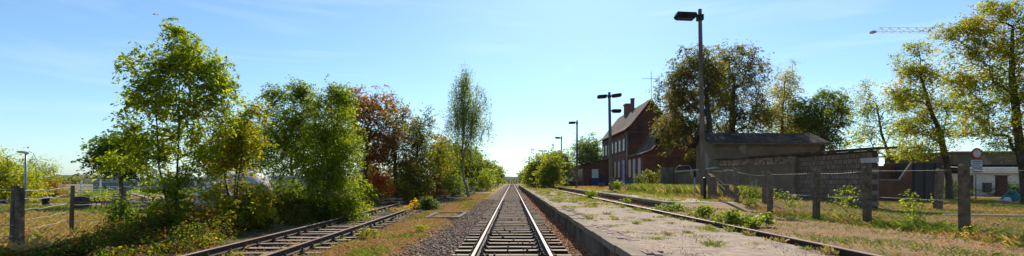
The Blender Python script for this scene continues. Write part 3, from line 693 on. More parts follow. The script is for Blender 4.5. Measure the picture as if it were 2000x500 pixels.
M['wash'] = mat('whitewash', (.80, .72, .60), (.62, .55, .45), .9, 1.5)
MB().box((36.0, 36, -.4), (46, 40, 1.55)).build('wall', M['wash'], ws)
MB().box((35.3, 35.5, 1.555), (46.5, 35.6, 1.93)).build('eaves_board', M['wash'], ws)
m = MB(); vs = [(35.3, 35.602, 1.95), (46.5, 35.602, 1.95), (46.5, 40, 2.28), (35.3, 40, 2.28)]
m.add(vs + [(v[0], v[1], v[2] - .03) for v in vs], [(0, 1, 2, 3), (7, 6, 5, 4), (0, 4, 5, 1), (1, 5, 6, 2), (3, 2, 6, 7), (0, 3, 7, 4)]); m.build('roof', M['concrete'], ws)
s = MB().box((36.75, 35.95, .1), (37.45, 35.998, .82)).build('window', M['wood'], ws); MB().box((36.87, 35.93, .17), (37.4, 35.948, .76)).build('pane', M['pane'], s)
dd = MB().box((35.6, 35.95, -.25), (36.0, 35.998, 1.4)).build('door', M['skip_rust'], ws)
bp_ = thing('brick_pillar', 'dark brick pillar in front of the whitewashed outbuilding', 'pillar', (34.5, 32.7, -.2))
MB().box((34.2, 32.4, -.3), (34.85, 32.62, 1.3)).box((34.15, 32.35, 1.302), (34.9, 32.67, 1.36)).build('shaft', mat('sooty_brick', (.07, .03, .022), (.04, .02, .015)), bp_)
MB().box((37.2, 38.8, 2.3), (52, 46, 3.4)).build('wall', M['plaster'], (hb := thing('background_barn', 'grey barn rising behind the whitewashed outbuilding roof', 'barn', (44, 42, -.2))))
sheet([(36.8, 3.42), (52.5, 3.5)], 38.4, 46.4, .12, 'roof', M['concrete'], hb); MB().box((37.2, 41, -.3), (52, 46, 2.29)).build('base_wall', M['plaster'], hb)
# no-entry sign
sg = thing('round_traffic_sign', 'round white traffic sign with red ring and text plates on a pole', 'sign', (27.24, 27, -.2))
MB().tube([(27.24, 27.06, -.4), (27.24, 27.06, 2.9)], .035, 8).build('pole', M['zinc'], sg)
fc = MB().disc((27.24, 27, 2.56), .33, .02).build('ring', M['red'], sg); MB().disc((27.24, 26.985, 2.56), .235, .008).build('face', M['signw'], fc)
for (za, zb, xo) in ((1.80, 2.19, 0), (1.42, 1.785, .04)):
    pl_ = MB().box((26.9 + xo, 27.0, za), (27.56 + xo, 27.02, zb)).build('text_plate', M['signw'], sg)
    for q in range(3): MB().box((26.98 + xo + .04 * (q % 2), 26.992, za + .07 + q * .105), (27.48 + xo - .05 * (q == 0), 26.998, za + .105 + q * .105)).build('text_line', M['dark'], pl_)
# small round sign seen from behind
sg = thing('platform_disc_sign', 'small grey disc sign seen from behind on a thin post near the tall lamp', 'sign', (9.12, 23, 0))
MB().tube([(9.12, 23, -.2), (9.12, 23, 1.45)], .03, 8).build('post', M['zinc'], sg); MB().disc((9.12, 23.04, 1.32), .21, .015).build('disc', M['concrete'], sg); MB().box((9.06, 22.95, 1.15), (9.18, 23.02, 1.45)).build('clamp', M['dark'], sg)
# tarpaulin bundle
def blob(name, c, r, sq, material, parent, seed, n_=14):
    rg = np.random.RandomState(seed); m = MB(); vs = []; rows = 9
    for i in range(rows):
        a = math.pi / 2 * i / (rows - 1)
        for k in range(n_):
            b_ = 2 * math.pi * k / n_; rr = 1 + .16 * math.sin(3 * b_ + i) + rg.normal(0, .07)
            vs.append((c[0] + r[0] * math.cos(a) * math.cos(b_) * rr, c[1] + r[1] * math.cos(a) * math.sin(b_) * rr, c[2] + r[2] * math.sin(a) ** sq * (1 + rg.normal(0, .03))))
    fs = [(i * n_ + k, i * n_ + (k + 1) % n_, (i + 1) * n_ + (k + 1) % n_, (i + 1) * n_ + k) for i in range(rows - 1) for k in range(n_)]
    m.add(vs, fs + [tuple(range((rows - 1) * n_, rows * n_))], 0, True); return m.build(name, material, parent)
tb = thing('tarpaulin_bundle', 'teal tarpaulin bundle lying on the yard ground by the brick pillar', 'tarpaulin', (27.3, 25.2, -.2))
blob('cover', (27.4, 25.2, -.22), (.62, .5, .5), 1, M['tarp'], tb, 3); blob('folded_top', (27.35, 25.2, .18), (.24, .24, .28), 1, M['tarp'], tb, 5); blob('plastic_bag', (26.85, 25.0, -.22), (.24, .2, .3), 1, M['plastic'], tb, 6)
# fallen pole on the yard grass
o = tag(MB().tube([(14.2, 15.2, -.16), (16.2, 14.4, -.13), (18.2, 13.9, -.15)], .03, 6).build('fallen_pole', M['block_pale']), 'thin pale pole lying in the yard grass behind the fence', 'pole')

# ------------------------------------------------------------------ platform lamps
def lamp_head(par, x, y, z, dx, tilt, ln=.95):
    m = MB(); s = 1 if dx > 0 else -1
    mt = Matrix.Translation((x, y, z)) @ Matrix.Rotation(-tilt * s, 4, 'Y') @ Matrix.Diagonal((s, 1, 1, 1))
    pr = [(0, -.05), (.1, -.17), (ln - .06, -.17), (ln, -.05), (ln - .07, .13), (.06, .13)]
    vs = []
    for yy, sc_ in ((-.23, .8), (-.17, 1), (.17, 1), (.23, .8)): vs += [mt @ Vector((p[0], yy, p[1] * sc_)) for p in pr]
    fs = [(i * 6 + k, i * 6 + (k + 1) % 6, i * 6 + 6 + (k + 1) % 6, i * 6 + 6 + k) for i in range(3) for k in range(6)] + [tuple(range(6)), tuple(range(18, 24))]
    m.add(vs, fs); h = m.build('lamp_head', M['lamp'], par)
    MB().box((.14, -.17, -.2), (ln - .1, .17, -.172), 0, mt).build('lamp_cover', M['lamp_glass'], h)
def lamp(label, px, pytop, heads, r=.16, lean=-.018, X=9.2):
    d = X * F / (px - 1000); z0 = float(gz(X, d)) - .2; ztop = CAMZ + (353 - pytop) * d / F; hh = ztop - z0
    e = thing('platform_lamp', label, 'street lamp', (X, d, z0 + .2), 'tall lamps along the platforms')
    def at_(z): return X + lean * (z - z0) - lean * hh
    m = MB(); ring = []
    for z, w_ in ((z0, r), (z0 + hh * .5, r * .8), (ztop, r * .62)):
        for (sx_, sy_) in ((-1, -.7), (-.7, -1), (.7, -1), (1, -.7), (1, .7), (.7, 1), (-.7, 1), (-1, .7)): ring.append((at_(z) + sx_ * w_, d + sy_ * w_, z))
    m.add(ring, [(i * 8 + k, i * 8 + (k + 1) % 8, i * 8 + 8 + (k + 1) % 8, i * 8 + 8 + k) for i in range(2) for k in range(8)] + [tuple(range(16, 24))]); m.build('mast', M['mast'], e)
    m = MB().box((at_(ztop) - .14, d - .14, ztop - .55), (at_(ztop) + .14, d + .14, ztop - .28))
    for (dx, dz, tl, ln) in heads: m.tube([(at_(ztop), d, ztop - dz), (at_(ztop) + dx * .25, d, ztop - dz + .02)], .045, 6)
    m.build('bracket', M['dark'], e)
    for (dx, dz, tl, ln) in heads: lamp_head(e, at_(ztop - dz) + dx * .2, d, ztop - dz, dx, tl, ln)
    return e
lamp('tallest single headed concrete platform lamp towering beside the block wall', 1367, 18, [(-1, .33, .04, 1.02)], .115)
lamp('platform lamp with two heads and a lower third head before the station facade', 1190, 180, [(-1, .35, -.08, .95), (1, .35, .14, .95), (1, 1.75, 0, .9)], .17)
lamp('single headed platform lamp standing in front of the low brick annex', 1127, 235, [(-1, .3, -.03, 1.0)], .16, 0)
lamp('slim single headed platform lamp between the yellow bushes and the annex', 1096.5, 266, [(-1, .3, .06, 1.0)], .15, 0)
lamp('distant double headed platform lamp rising above the yellow bushes', 1060, 293, [(-1, .3, .12, 1.1), (1, .3, .12, 1.1)], .16, 0)
# yellow junction box and dark pipe at the foot of the tallest lamp
jb = thing('utility_post', 'short dark utility post with pipe standing beside the tallest lamp foot', 'post', (9.1, 21.9, -.05))
MB().box((9.22, 21.4, -.2), (9.52, 21.7, 1.15)).build('post', M['panel'], jb, .02); MB().tube([(8.95, 21.4, -.2), (8.95, 21.4, 1.0), (8.9, 21.35, 1.1)], .06, 8).build('pipe', M['dark'], jb)

# ------------------------------------------------------------------ right fence: concrete posts, chain link
fe = thing('chain_link_fence', 'chain link fence on weathered concrete posts along the yard', 'fence', (9, 14, -.2))
FX = 8.98
posts = [(9.35, 9.4), (9.05, 11.6), (8.85, 13.3), (8.95, 15.9), (9.3, 19.0), (9.75, 22.9)]
posts = [(9.6, 6.9), (9.3, 9.47), (8.98, 11.65), (8.75, 13.25), (8.9, 15.9), (9.35, 19.2), (10.3, 24.0)]
def post(x, y, hgt, lean=0, w_=.072):
    z0 = float(gz(x, y)); m = MB(); vs = []
    for z, q in ((z0 - .3, 1.05), (z0 + hgt - .06, 1), (z0 + hgt, .7)):
        for (a, b_) in ((-1, -.8), (-.8, -1), (.8, -1), (1, -.8), (1, .8), (.8, 1), (-.8, 1), (-1, .8)): vs.append((x + lean * (z - z0) + a * w_ * q, y + b_ * w_ * q, z))
    m.add(vs, [(i * 8 + k, i * 8 + (k + 1) % 8, i * 8 + 8 + (k + 1) % 8, i * 8 + 8 + k) for i in range(2) for k in range(8)] + [tuple(range(16, 24))]); return m.build('post', M['post'], fe)
for i, (x_, y_) in enumerate(posts): post(x_, y_, 1.52 + .02 * math.sin(i * 3), .012 * math.sin(i * 5.1))
for (x_, y_, h_, ln_) in ((12.2, 11.9, 1.35, .0), (16.2, 17.4, 1.5, .06), (11.3, 18.6, 1.45, .0), (8.9 + 1.25, 15.2 + 6.5, 1.4, 0)): pass
for (ex, ey) in ((10.35, 21.6), (11.3, 22.6)):
    MB().tube([(10.25, 23.9, 1.35), (ex, ey, float(gz(ex, ey)) - .1)], [.075, .085], 4).build('brace', M['post'], fe)
post(17.0, 18.4, 1.62, .05, .11); post(9.75, 20.9, 1.35); post(10.9, 19.9, 1.4)
for i in range(len(posts) - 1):
    (xa, ya), (xb, yb) = posts[i], posts[i + 1]; ln_ = math.hypot(xb - xa, yb - ya); hgt = 1.36; A = []; B = []
    def pt(u, v): x_ = xa + (xb - xa) * u / ln_; y_ = ya + (yb - ya) * u / ln_; return (x_ - .05, y_, float(gz(x_, y_)) + .05 + v)
    u = -hgt
    while u < ln_:
        for sgn in (1, -1):
            u0, v0, u1, v1 = (u, 0, u + hgt, hgt) if sgn > 0 else (u, hgt, u + hgt, 0)
            if u0 < 0: v0 += sgn * (-u0); u0 = 0
            if u1 > ln_: v1 -= sgn * (u1 - ln_); u1 = ln_
            if u1 > u0: A.append(pt(u0, v0)); B.append(pt(u1, v1))
        u += .085
    V, Q = tubes(np.array(A), np.array(B), np.full(len(A), .0011), np.full(len(A), .0011), 3)
    newobj('chain_link_mesh', npmesh('chain_link_mesh', V, Q, 4), M['wire'], fe)
    for v in (.02, .7, 1.34):
        m = MB(); m.tube([pt(ln_ * q / 6, v - .03 * math.sin(math.pi * q / 6)) for q in range(7)], .004, 4); m.build('wire', M['wire'], fe)

# ------------------------------------------------------------------ left wire fence
lf = thing('wire_fence', 'old wire fence on mixed wooden posts at the edge of the field', 'fence', (-11, 11, -.55))
lp = [(-16.0, 5.6, 1.4, .0, .11, 'wood'), (-10.7, 9.9, 1.36, .04, .075, 'wood'), (-12.2, 12.75, 1.36, .05, .05, 'panel'), (-11.9, 14.1, 1.3, 0, .085, 'wood'), (-11.0, 17.2, 1.3, .02, .09, 'wood'), (-10.4, 20.5, 1.3, 0, .09, 'wood')]
for (x_, y_, h_, ln_, w_, mt_) in lp:
    z0 = float(gz(x_, y_)); MB().tube([(x_, y_, z0 - .2), (x_ + ln_ * .5, y_, z0 + h_ * .5), (x_ + ln_, y_, z0 + h_)], [w_ * 1.05, w_ * 1.0, w_ * .92], 7, sm=False).build('post', M[mt_], lf)
z0 = float(gz(-10.35, 9.9)); MB().box((-10.6, 9.82, z0 - .2), (-10.5, 9.93, z0 + 1.33)).build('post', M['post'], lf)
for i in range(1, len(lp) - 1):
    a, b_ = lp[i], lp[i + 1]
    for v in (.15, .4, .62, .85, 1.08, 1.28):
        pts = [(a[0] + (b_[0] - a[0]) * q / 8, a[1] + (b_[1] - a[1]) * q / 8 - .1, float(gz(a[0], a[1])) + v - .05 * math.sin(math.pi * q / 8) + .015 * math.sin(q * 2.3 + v * 9)) for q in range(9)]
        MB().tube(pts, .0075, 4).build('wire', M['wire_pale'], lf)
for v in (.3, .55, .85, 1.05, 1.3):
    MB().tube([(-16 + 5.4 * q / 8, 8.7 + 1.1 * q / 8, float(gz(-11, 9)) + v + .02 * math.sin(q * 1.7 + v * 7) - .04 * math.sin(math.pi * q / 8)) for q in range(9)], .0075, 4).build('wire', M['wire_pale'], lf)

# ------------------------------------------------------------------ things in the field on the left
sl_ = thing('field_street_lamp', 'grey street lamp with curved flat head behind the left fence', 'street lamp', (-27.5, 26, -.6))
zt = CAMZ + (353 - 300) * 26 / F
MB().tube([(-27.5, 26, -.7), (-27.46, 26, 1.0), (-27.42, 26, zt)], [.075, .065, .05], 8).build('pole', M['zinc'], sl_)
m = MB(); mt = Matrix.Translation((-27.42, 26, zt + .03)) @ Matrix.Scale(.75, 4); m.add([mt @ Vector(v) for v in [(.12, -.1, -.08), (.12, .1, -.08), (-.2, -.16, -.02), (-.2, .16, -.02), (-.6, -.12, .05), (-.6, .12, .05), (.12, -.1, .06), (.12, .1, .06), (-.2, -.16, .16), (-.2, .16, .16), (-.6, -.1, .14), (-.6, .1, .14)]],
    [(0, 1, 3, 2), (2, 3, 5, 4), (6, 8, 9, 7), (8, 10, 11, 9), (0, 2, 8, 6), (2, 4, 10, 8), (1, 7, 9, 3), (3, 9, 11, 5), (0, 6, 7, 1), (4, 5, 11, 10)]); m.build('lamp_head', M['zinc'], sl_)
bo = thing('dark_bollard', 'short dark bollard with pale cap beside the sandy path', 'bollard', (-25.8, 25.5, -.55))
MB().tube([(-25.8, 25.5, -.7), (-25.8, 25.5, .0)], .17, 10).build('shaft', M['dark'], bo); MB().tube([(-25.8, 25.5, .0), (-25.8, 25.5, .07)], .28, 12).build('cap', M['block_pale'], bo)
hw = thing('farm_implement', 'rusting farm implement with upright tines lying in the field', 'farm implement', (-20, 22.2, -.55))
for yy in (21.9, 22.6): MB().box((-20.9, yy, -.1), (-18.9, yy + .08, -.03)).build('beam', M['rust'], hw)
for xx in (-20.95, -18.95): MB().box((xx, 21.85, -.6), (xx + .1, 22.75, .25)).build('end_frame', M['rust'], hw)
for k in range(7): MB().tube([(-20.6 + k * .25, 22.2, -.55), (-20.5 + k * .25, 22.2, -.1), (-20.65 + k * .25 + .05 * (k % 3), 22.1, .12)], .025, 5).build('tine', M['rust'], hw)
def plank_pile(name, label, cat, x, y, wx, wy, n_, material, seed, ang=.5):
    rg = np.random.RandomState(seed); e = thing(name, label, cat, (x, y, float(gz(x, y))))
    for k in range(n_):
        ln_ = wx * rg.uniform(.6, 1.1); zz = float(gz(x, y)) + .06 + .75 * (k / n_) * rg.uniform(.3, 1); cx, cy = x + rg.normal(0, wx * .1), y + rg.normal(0, wy * .3)
        mt = Matrix.Translation((cx, cy, zz)) @ Matrix.Rotation(rg.normal(0, ang), 4, 'Z') @ Matrix.Rotation(rg.normal(0, .12), 4, 'Y')
        MB().box((-ln_ / 2, -.09, -.03), (ln_ / 2, .09, .03), 0, mt).build('plank', material, e)
    return e
plank_pile('plank_heap', 'heap of old planks lying beside the dark wooden fence post', 'plank heap', -18.1, 24, 2.6, 1.6, 22, M['wood'], 4)
plank_pile('bleached_plank_heap', 'heap of pale bleached planks behind the fence near the leafy sapling', 'plank heap', -16.2, 21.0, 2.4, 1.2, 24, mat('bleached_wood', (.42, .34, .28), (.22, .16, .12), .9, 5), 9)
plank_pile('rail_side_timber', 'pale broken timber beside the siding under the red shrub', 'timber', -8.2, 29, 2.4, .9, 8, mat('grey_timber', (.45, .40, .35), (.28, .24, .2), .9, 5), 12)
pf = thing('post_and_rail_fence', 'pale post and rail fence far across the field', 'fence', (-34, 46, -.6))
for k in range(11):
    x0 = -43 + k * 1.9; z0 = float(gz(x0, 46)); MB().box((x0 - .06, 45.95, z0 - .1), (x0 + .06, 46.07, z0 + 1.5)).build('post', M['white'], pf)
for zz in (.45, .95, 1.42): MB().box((-43, 46.072, zz - .6), (-24, 46.11, zz - .53)).build('rail', M['white'], pf)
lb = thing('flat_roofed_hut', 'low hut with long pale flat roof behind the panel fence', 'hut', (-42, 55, -.6))
MB().box((-50, 55, -.7), (-31, 60, 1.0)).build('wall', mat('blue_grey_wall', (.22, .25, .30)), lb); MB().box((-51, 54.6, 1.002), (-30, 60.4, 1.2)).build('roof', M['white'], lb)
ll = thing('long_farm_hall', 'long low farm hall with green roof on the far horizon', 'farm hall', (-260, 290, -.6))
MB().box((-292, 290, -1), (-250, 305, 3.0)).build('wall', mat('hall_wall', (.10, .12, .10)), ll); MB().prism([(289, 3.0), (306, 3.0), (297, 4.6)], 'x', -293, -249).build('roof', mat('green_roof', (.12, .17, .05)), ll)
# pale tank and trailer behind the bushes
tk = thing('pale_tank', 'rounded pale tank half hidden behind the yellow green bushes', 'tank', (-11.5, 21, -.5))
m = MB(); vs = []; n_ = 20; rows = [(-1.5, .0), (-1.42, .55), (-1.2, .82), (-.8, .93), (.5, .95), (.9, .85), (1.12, .55), (1.2, 0.0)]
for (u, r_) in rows:
    for k in range(n_): a = 2 * math.pi * k / n_; vs.append((-12.35 + u, 21 + r_ * math.cos(a), .45 + r_ * math.sin(a)))
m.add(vs, [(i * n_ + k, i * n_ + (k + 1) % n_, (i + 1) * n_ + (k + 1) % n_, (i + 1) * n_ + k) for i in range(len(rows) - 1) for k in range(n_)], 0, True); m.build('vessel', M['tank'], tk)
for xx in (-13.2, -11.8): MB().box((xx, 20.4, -.6), (xx + .2, 21.6, -.2)).build('cradle', M['rust'], tk)
tr = thing('flat_trailer', 'long pale trailer bed standing behind the big green bush', 'trailer', (-9, 21.5, -.5))
MB().box((-11.0, 21, .62), (-8.6, 22.6, 1.12)).build('bed', M['tank'], tr); MB().box((-11.1, 20.9, 1.122), (-8.5, 22.7, 1.2)).build('rim', M['white'], tr); MB().box((-10.9, 21.05, -.1), (-8.7, 22.5, .618)).build('side_panel', M['concrete'], tr)
for xx in (-10.4, -9.2):
    for yy in (20.92, 22.5):
        wl_ = MB().disc((xx, yy, -.22), .36, .2).build('wheel', M['dark'], tr); MB().disc((xx, yy - .11, -.22), .18, .03).build('hub', M['rust'], wl_)
ts = thing('crumpled_sheeting', 'crumpled pale plastic sheeting hanging among the leaves left of the tank', 'sheeting', (-12.6, 19.6, -.4))
blob('sheet', (-12.6, 19.6, -.5), (.9, .5, 1.4), .8, M['tank'], ts, 8)
# concrete frame beside the ballast, timber, markers
cfm = thing('concrete_pit_frame', 'low concrete pit frame lying in the dry verge beside the ballast', 'pit frame', (-2.6, 20, -.6))
PZ = -.68
def bar(a, b_, w_, h_, name, par, material):
    a, b_ = Vector(a), Vector(b_); t = (b_ - a).normalized(); s = Vector((-t.y, t.x, 0)) * w_ / 2; u = Vector((0, 0, h_))
    return MB().add([a - s, a + s, b_ + s, b_ - s, a - s + u, a + s + u, b_ + s + u, b_ - s + u], [(0, 3, 2, 1), (4, 5, 6, 7), (0, 1, 5, 4), (1, 2, 6, 5), (2, 3, 7, 6), (3, 0, 4, 7)]).build(name, material, par)
bar((-3.6, 19.0, PZ), (-2.16, 19.0, PZ), .16, .16, 'side', cfm, M['concrete']); bar((-2.25, 19.085, PZ - .002), (-2.2, 21.9, PZ - .002), .16, .158, 'side', cfm, M['concrete']); bar((-3.6, 21.98, PZ), (-2.16, 21.98, PZ), .16, .16, 'side', cfm, M['concrete']); bar((-3.55, 19.085, PZ - .002), (-3.55, 21.9, PZ - .002), .16, .158, 'side', cfm, M['concrete'])
MB().box((-3.46, 19.09, -.7), (-2.34, 21.89, -.60)).build('lid', mat('pit_lid', (.20, .13, .11), (.12, .08, .07)), cfm)
for (px_, py_, d_, lab) in ((791, 385, 34, 'white marker stone half hidden in the shrubs beside the siding'), (880, 375, 60, 'small grey stone marker far along the siding')):
    X_, Y_, Z_ = P(px_, py_, d_); z0 = float(gz(X_, Y_))
    mk = thing('marker_stone', lab, 'marker stone', (X_, Y_, z0)); MB().prism([(X_ - .12, z0 - .1), (X_ + .12, z0 - .1), (X_ + .12, z0 + .55), (X_, z0 + .66), (X_ - .12, z0 + .55)], 'y', Y_ - .08, Y_ + .08).build('stone', M['white'] if d_ < 40 else M['concrete'], mk)
# things on the far platforms
bn = thing('concrete_planter', 'tapered concrete planter on the house platform before the blue wall', 'planter', (10.3, 53, .1))
MB().add([(x_ * s + 10.3, y_ * s + 53, z_) for (s, z_) in ((.8, .05), (1.15, .72)) for (x_, y_) in ((-.3, -.3), (.3, -.3), (.3, .3), (-.3, .3))], [(0, 1, 5, 4), (1, 2, 6, 5), (2, 3, 7, 6), (3, 0, 4, 7), (0, 3, 2, 1)]).build('tub', M['brick2'], bn); MB().box((10.0, 52.7, .6), (10.6, 53.3, .68)).build('soil', M['mortar'], bn)
bn = thing('litter_bin', 'dark litter bin near the far end of the island platform', 'bin', (2.9, 86, 0))
MB().tube([(2.9, 86, 0), (2.9, 86, .9)], [.34, .4], 12).build('drum', M['panel'], bn); MB().tube([(2.9, 86, .9), (2.9, 86, 1.0)], [.42, .42], 12).build('lid', M['dark'], bn)
gt_ = thing('white_railing_gate', 'white railing gate between the bushes and the annex', 'gate', (10.3, 84, 0))
for k in range(5): MB().tube([(9.2 + k * .55, 84, .1), (9.2 + k * .55, 84, 2.1)], .05, 6).build('post', M['frame'], gt_)
for z_ in (1.3, 2.05): MB().tube([(9.2, 84, z_), (11.4, 84, z_)], .05, 6).build('rail', M['frame'], gt_)
o = thing('low_dark_wall', 'low dark wall below the white railing gate', 'wall', (10, 80, 0)); MB().box((8.3, 79.5, -.1), (11.6, 79.8, .8)).build('wall', M['mortar'], o); MB().box((8.25, 79.45, .802), (11.65, 79.85, .86)).build('coping', M['panel'], o)
o = thing('blue_hut', 'small blue grey hut behind the white railing gate', 'hut', (11.4, 93, 0)); MB().box((10.9, 93, -.2), (12.6, 96, 3.6)).build('wall', mat('hut_wall', (.07, .10, .13)), o); MB().prism([(10.6, 3.6), (12.9, 3.6), (11.75, 4.3)], 'y', 92.7, 96.3).build('roof', M['concrete'], o)
sgl = thing('signal_post', 'distant railway signal post beside the line near the horizon', 'signal', (3.4, 260, -.5)); MB().tube([(3.4, 260, -.6), (3.4, 260, 5.0)], .12, 6).build('post', M['dark'], sgl); MB().box((2.3, 259.8, 4.6), (4.2, 260, 5.2)).build('signal_head', M['dark'], sgl)
# tower crane far behind the trees
cr_ = thing('tower_crane', 'pale lattice jib of a tower crane reaching over the trees', 'crane', (190, 150, -.4))
zb = 49.3; xa, xb = 117.5, 200; A = []; B = []
ch3 = [(0, -.7, 0), (0, .7, 0), (0, 0, 1.5)]
for (u, v, w_) in ch3: A.append((xa + (2 if w_ else 0), 150 + v, zb + w_)); B.append((xb, 150 + v, zb + w_))
V, Q = tubes(np.array(A), np.array(B), np.full(3, .05), np.full(3, .05), 4); newobj('chord', npmesh('chord', V, Q, 4), M['gold'], cr_)
A = []; B = []
for k in range(28):
    x0 = xa + 1 + k * 2.9
    for v in (-.7, .7): A += [(x0, 150 + v, zb), (x0 + 1.45, 150, zb + 1.5)]; B += [(x0 + 1.45, 150, zb + 1.5), (x0 + 2.9, 150 + v, zb)]
V, Q = tubes(np.array(A), np.array(B), np.full(len(A), .05), np.full(len(A), .05), 4); newobj('lattice', npmesh('lattice', V, Q, 4), M['gold'], cr_)
MB().box((xa - .6, 149.3, zb - .3), (xa + .6, 150.7, zb + .35)).build('jib_tip', M['zinc'], cr_)
A = []; B = []
for (u, v) in ((-.9, -.9), (.9, -.9), (.9, .9), (-.9, .9)): A.append((196 + u, 150 + v, -1)); B.append((196 + u, 150 + v, zb + 6))
for k in range(18):
    for (u, v, u2, v2) in ((-.9, -.9, .9, -.9), (.9, -.9, .9, .9), (.9, .9, -.9, .9), (-.9, .9, -.9, -.9)): A.append((196 + u, 150 + v, k * 2.8)); B.append((196 + u2, 150 + v2, k * 2.8 + 2.8))
V, Q = tubes(np.array(A), np.array(B), np.full(len(A), .12), np.full(len(A), .12), 4); newobj('mast', npmesh('mast', V, Q, 4), M['gold'], cr_)
#VEGETATION
# ------------------------------------------------------------------ trees on the left
tree('ash_sapling', 'tall loose leafy sapling standing nearest in front of the left bushes', 12,
     [(346, 470), (345, 420), (344, 330), (347, 230), (350, 130)],
     [(345, 112, 66, 38, 1.1), (348, 68, 12, 16, 2.6), (296, 148, 46, 36), (398, 138, 46, 40), (268, 205, 40, 32), (420, 182, 36, 38), (345, 195, 66, 46, 1.1), (258, 252, 40, 32, .8), (300, 285, 54, 40, 1.1), (375, 265, 50, 45), (235, 312, 34, 22, .7), (330, 345, 46, 36), (392, 330, 30, 36, .7), (325, 400, 50, 30, .7), (425, 225, 26, 26, .7)],
     [(G1, 3), (G2, 5), (YG, 3.5), (YE, .3)], 10500, .108, 380, .042, 11, stems=4, rc=.17, aspect=.40, droop=.9, cat='tree')
tree('dark_round_tree', 'small dark green round tree behind the left fence posts', 24, [(238, 400), (236, 350), (232, 310)],
     [(215, 305, 30, 28), (245, 290, 35, 32), (200, 325, 22, 14), (265, 325, 32, 22)], [(G3, 4), (G1, 3)], 4200, .17, 90, .1, 12, rc=.4)
tree('yellowing_maple_shrub', 'yellow green shrub with orange tints between the sapling and the big bush', 13.5, [(455, 455), (458, 380), (462, 300)],
     [(470, 265, 40, 38), (500, 225, 16, 14, .8), (445, 310, 46, 36), (478, 318, 22, 26, .5), (440, 385, 55, 36), (485, 400, 45, 35), (510, 285, 14, 16)],
     [(G2, 3), (YG, 4), (YE, 2), (G1, 2), (OR, .7), (RU, .5)], 9000, .085, 220, .05, 13, stems=3, rc=.2, cat='shrub')
tree('big_green_bush', 'big dense green bush overhanging the rusty siding', 18, [(622, 435), (620, 390), (618, 320), (612, 240)],
     [(560, 235, 42, 48), (545, 190, 18, 18), (600, 200, 24, 24), (640, 230, 55, 52), (600, 270, 75, 60), (665, 290, 50, 58), (545, 285, 34, 40, .8), (625, 335, 70, 44), (670, 365, 52, 45), (655, 412, 66, 30, 1.6), (560, 395, 55, 42, 1.3), (615, 405, 80, 30, 1.3), (540, 178, 10, 16, 2), (590, 180, 12, 20, 2), (640, 185, 14, 18, 2), (665, 190, 12, 20, 2)],
     [(G1, 4), (G2, 5), (YG, 2.4), (G3, 1.5)], 34000, .09, 560, .06, 14, stems=6, rc=.26, cat='bush')
tree('dark_backdrop_tree', 'dark green tree filling the gap behind the pale tank', 31, [(470, 395), (470, 340), (472, 290)],
     [(455, 275, 40, 36), (500, 262, 36, 40), (470, 315, 46, 30), (515, 305, 34, 30), (430, 310, 30, 30)], [(G3, 4), (G1, 4), (OL, 2)], 5200, .15, 150, .12, 86, rc=.45)
tree('shaded_backdrop_tree', 'shaded green tree just visible behind the left side of the big bush', 34, [(570, 392), (570, 340), (568, 300)],
     [(560, 270, 40, 44), (600, 285, 40, 40), (545, 320, 40, 20), (620, 320, 40, 30), (650, 260, 34, 40)], [(G3, 4), (G1, 4), (OL, 2)], 5200, .16, 150, .12, 87, rc=.48)
tree('dense_backdrop_shrub', 'dense dark shrub closing the gap beneath the rust red tree', 40, [(740, 388), (740, 370)],
     [(720, 345, 30, 26), (760, 350, 34, 24), (800, 345, 34, 26), (840, 350, 24, 22)], [(G3, 4), (OL, 3), (BR, 2), (RU, 1)], 5200, .17, 130, .07, 88, rc=.5, cat='shrub')
tree('rust_red_tree', 'rust red leaved tree rising behind the big green bush', 30, [(712, 398), (714, 330), (716, 250)],
     [(690, 205, 32, 30), (725, 220, 38, 42), (700, 260, 38, 42), (745, 262, 28, 40), (660, 200, 20, 22), (716, 310, 35, 30)],
     [(RU, 4), (BR, 2), (OL, 2), (RE, .7), (G1, 1)], 6500, .16, 170, .14, 15, rc=.42)
tree('olive_brown_tree', 'olive brown tree with bare twigs beside the rust red tree', 32, [(775, 398), (772, 320), (770, 240)],
     [(765, 215, 24, 30, .7), (780, 250, 28, 40), (755, 290, 34, 40), (785, 320, 28, 34)], [(OL, 4), (BR, 2), (RU, 2), (G1, 2)], 4300, .16, 120, .13, 16, rc=.42)
tree('dark_olive_tree', 'dark olive tree with bare top twigs left of the birch', 34, [(815, 395), (815, 330), (815, 260)],
     [(808, 255, 24, 28), (820, 290, 28, 38), (835, 235, 14, 22, .4), (805, 330, 26, 34)], [(G3, 4), (OL, 3), (YG, .7), (BR, 1)], 4800, .16, 120, .13, 17, rc=.42)
tree('yellow_orange_tree', 'yellow orange tree in the hedge just left of the birch', 48, [(858, 382), (858, 340), (856, 300)],
     [(855, 285, 20, 26), (868, 310, 24, 34), (850, 330, 24, 30)], [(YG, 3), (YE, 1.2), (OL, 2), (OR, .8), (G1, 2)], 3800, .2, 90, .14, 18, rc=.55)
tree('birch_tree', 'slender drooping birch leaning over the siding against the sky', 45, [(917, 385), (906, 350), (902, 300), (905, 220), (912, 145)],
     [(912, 150, 14, 26, 1.2), (900, 185, 32, 40), (925, 200, 30, 40), (890, 225, 26, 34), (938, 235, 26, 36), (908, 250, 38, 44), (925, 280, 34, 30, .6), (890, 290, 24, 34, .6)],
     [(G1, 4), (OL, 3), (G2, 2), (YG, 1)], 12000, .14, 300, .15, 19, hang=.5, rc=.5, bark='bark_birch', wl=.4, aspect=.45, droop=1.5)
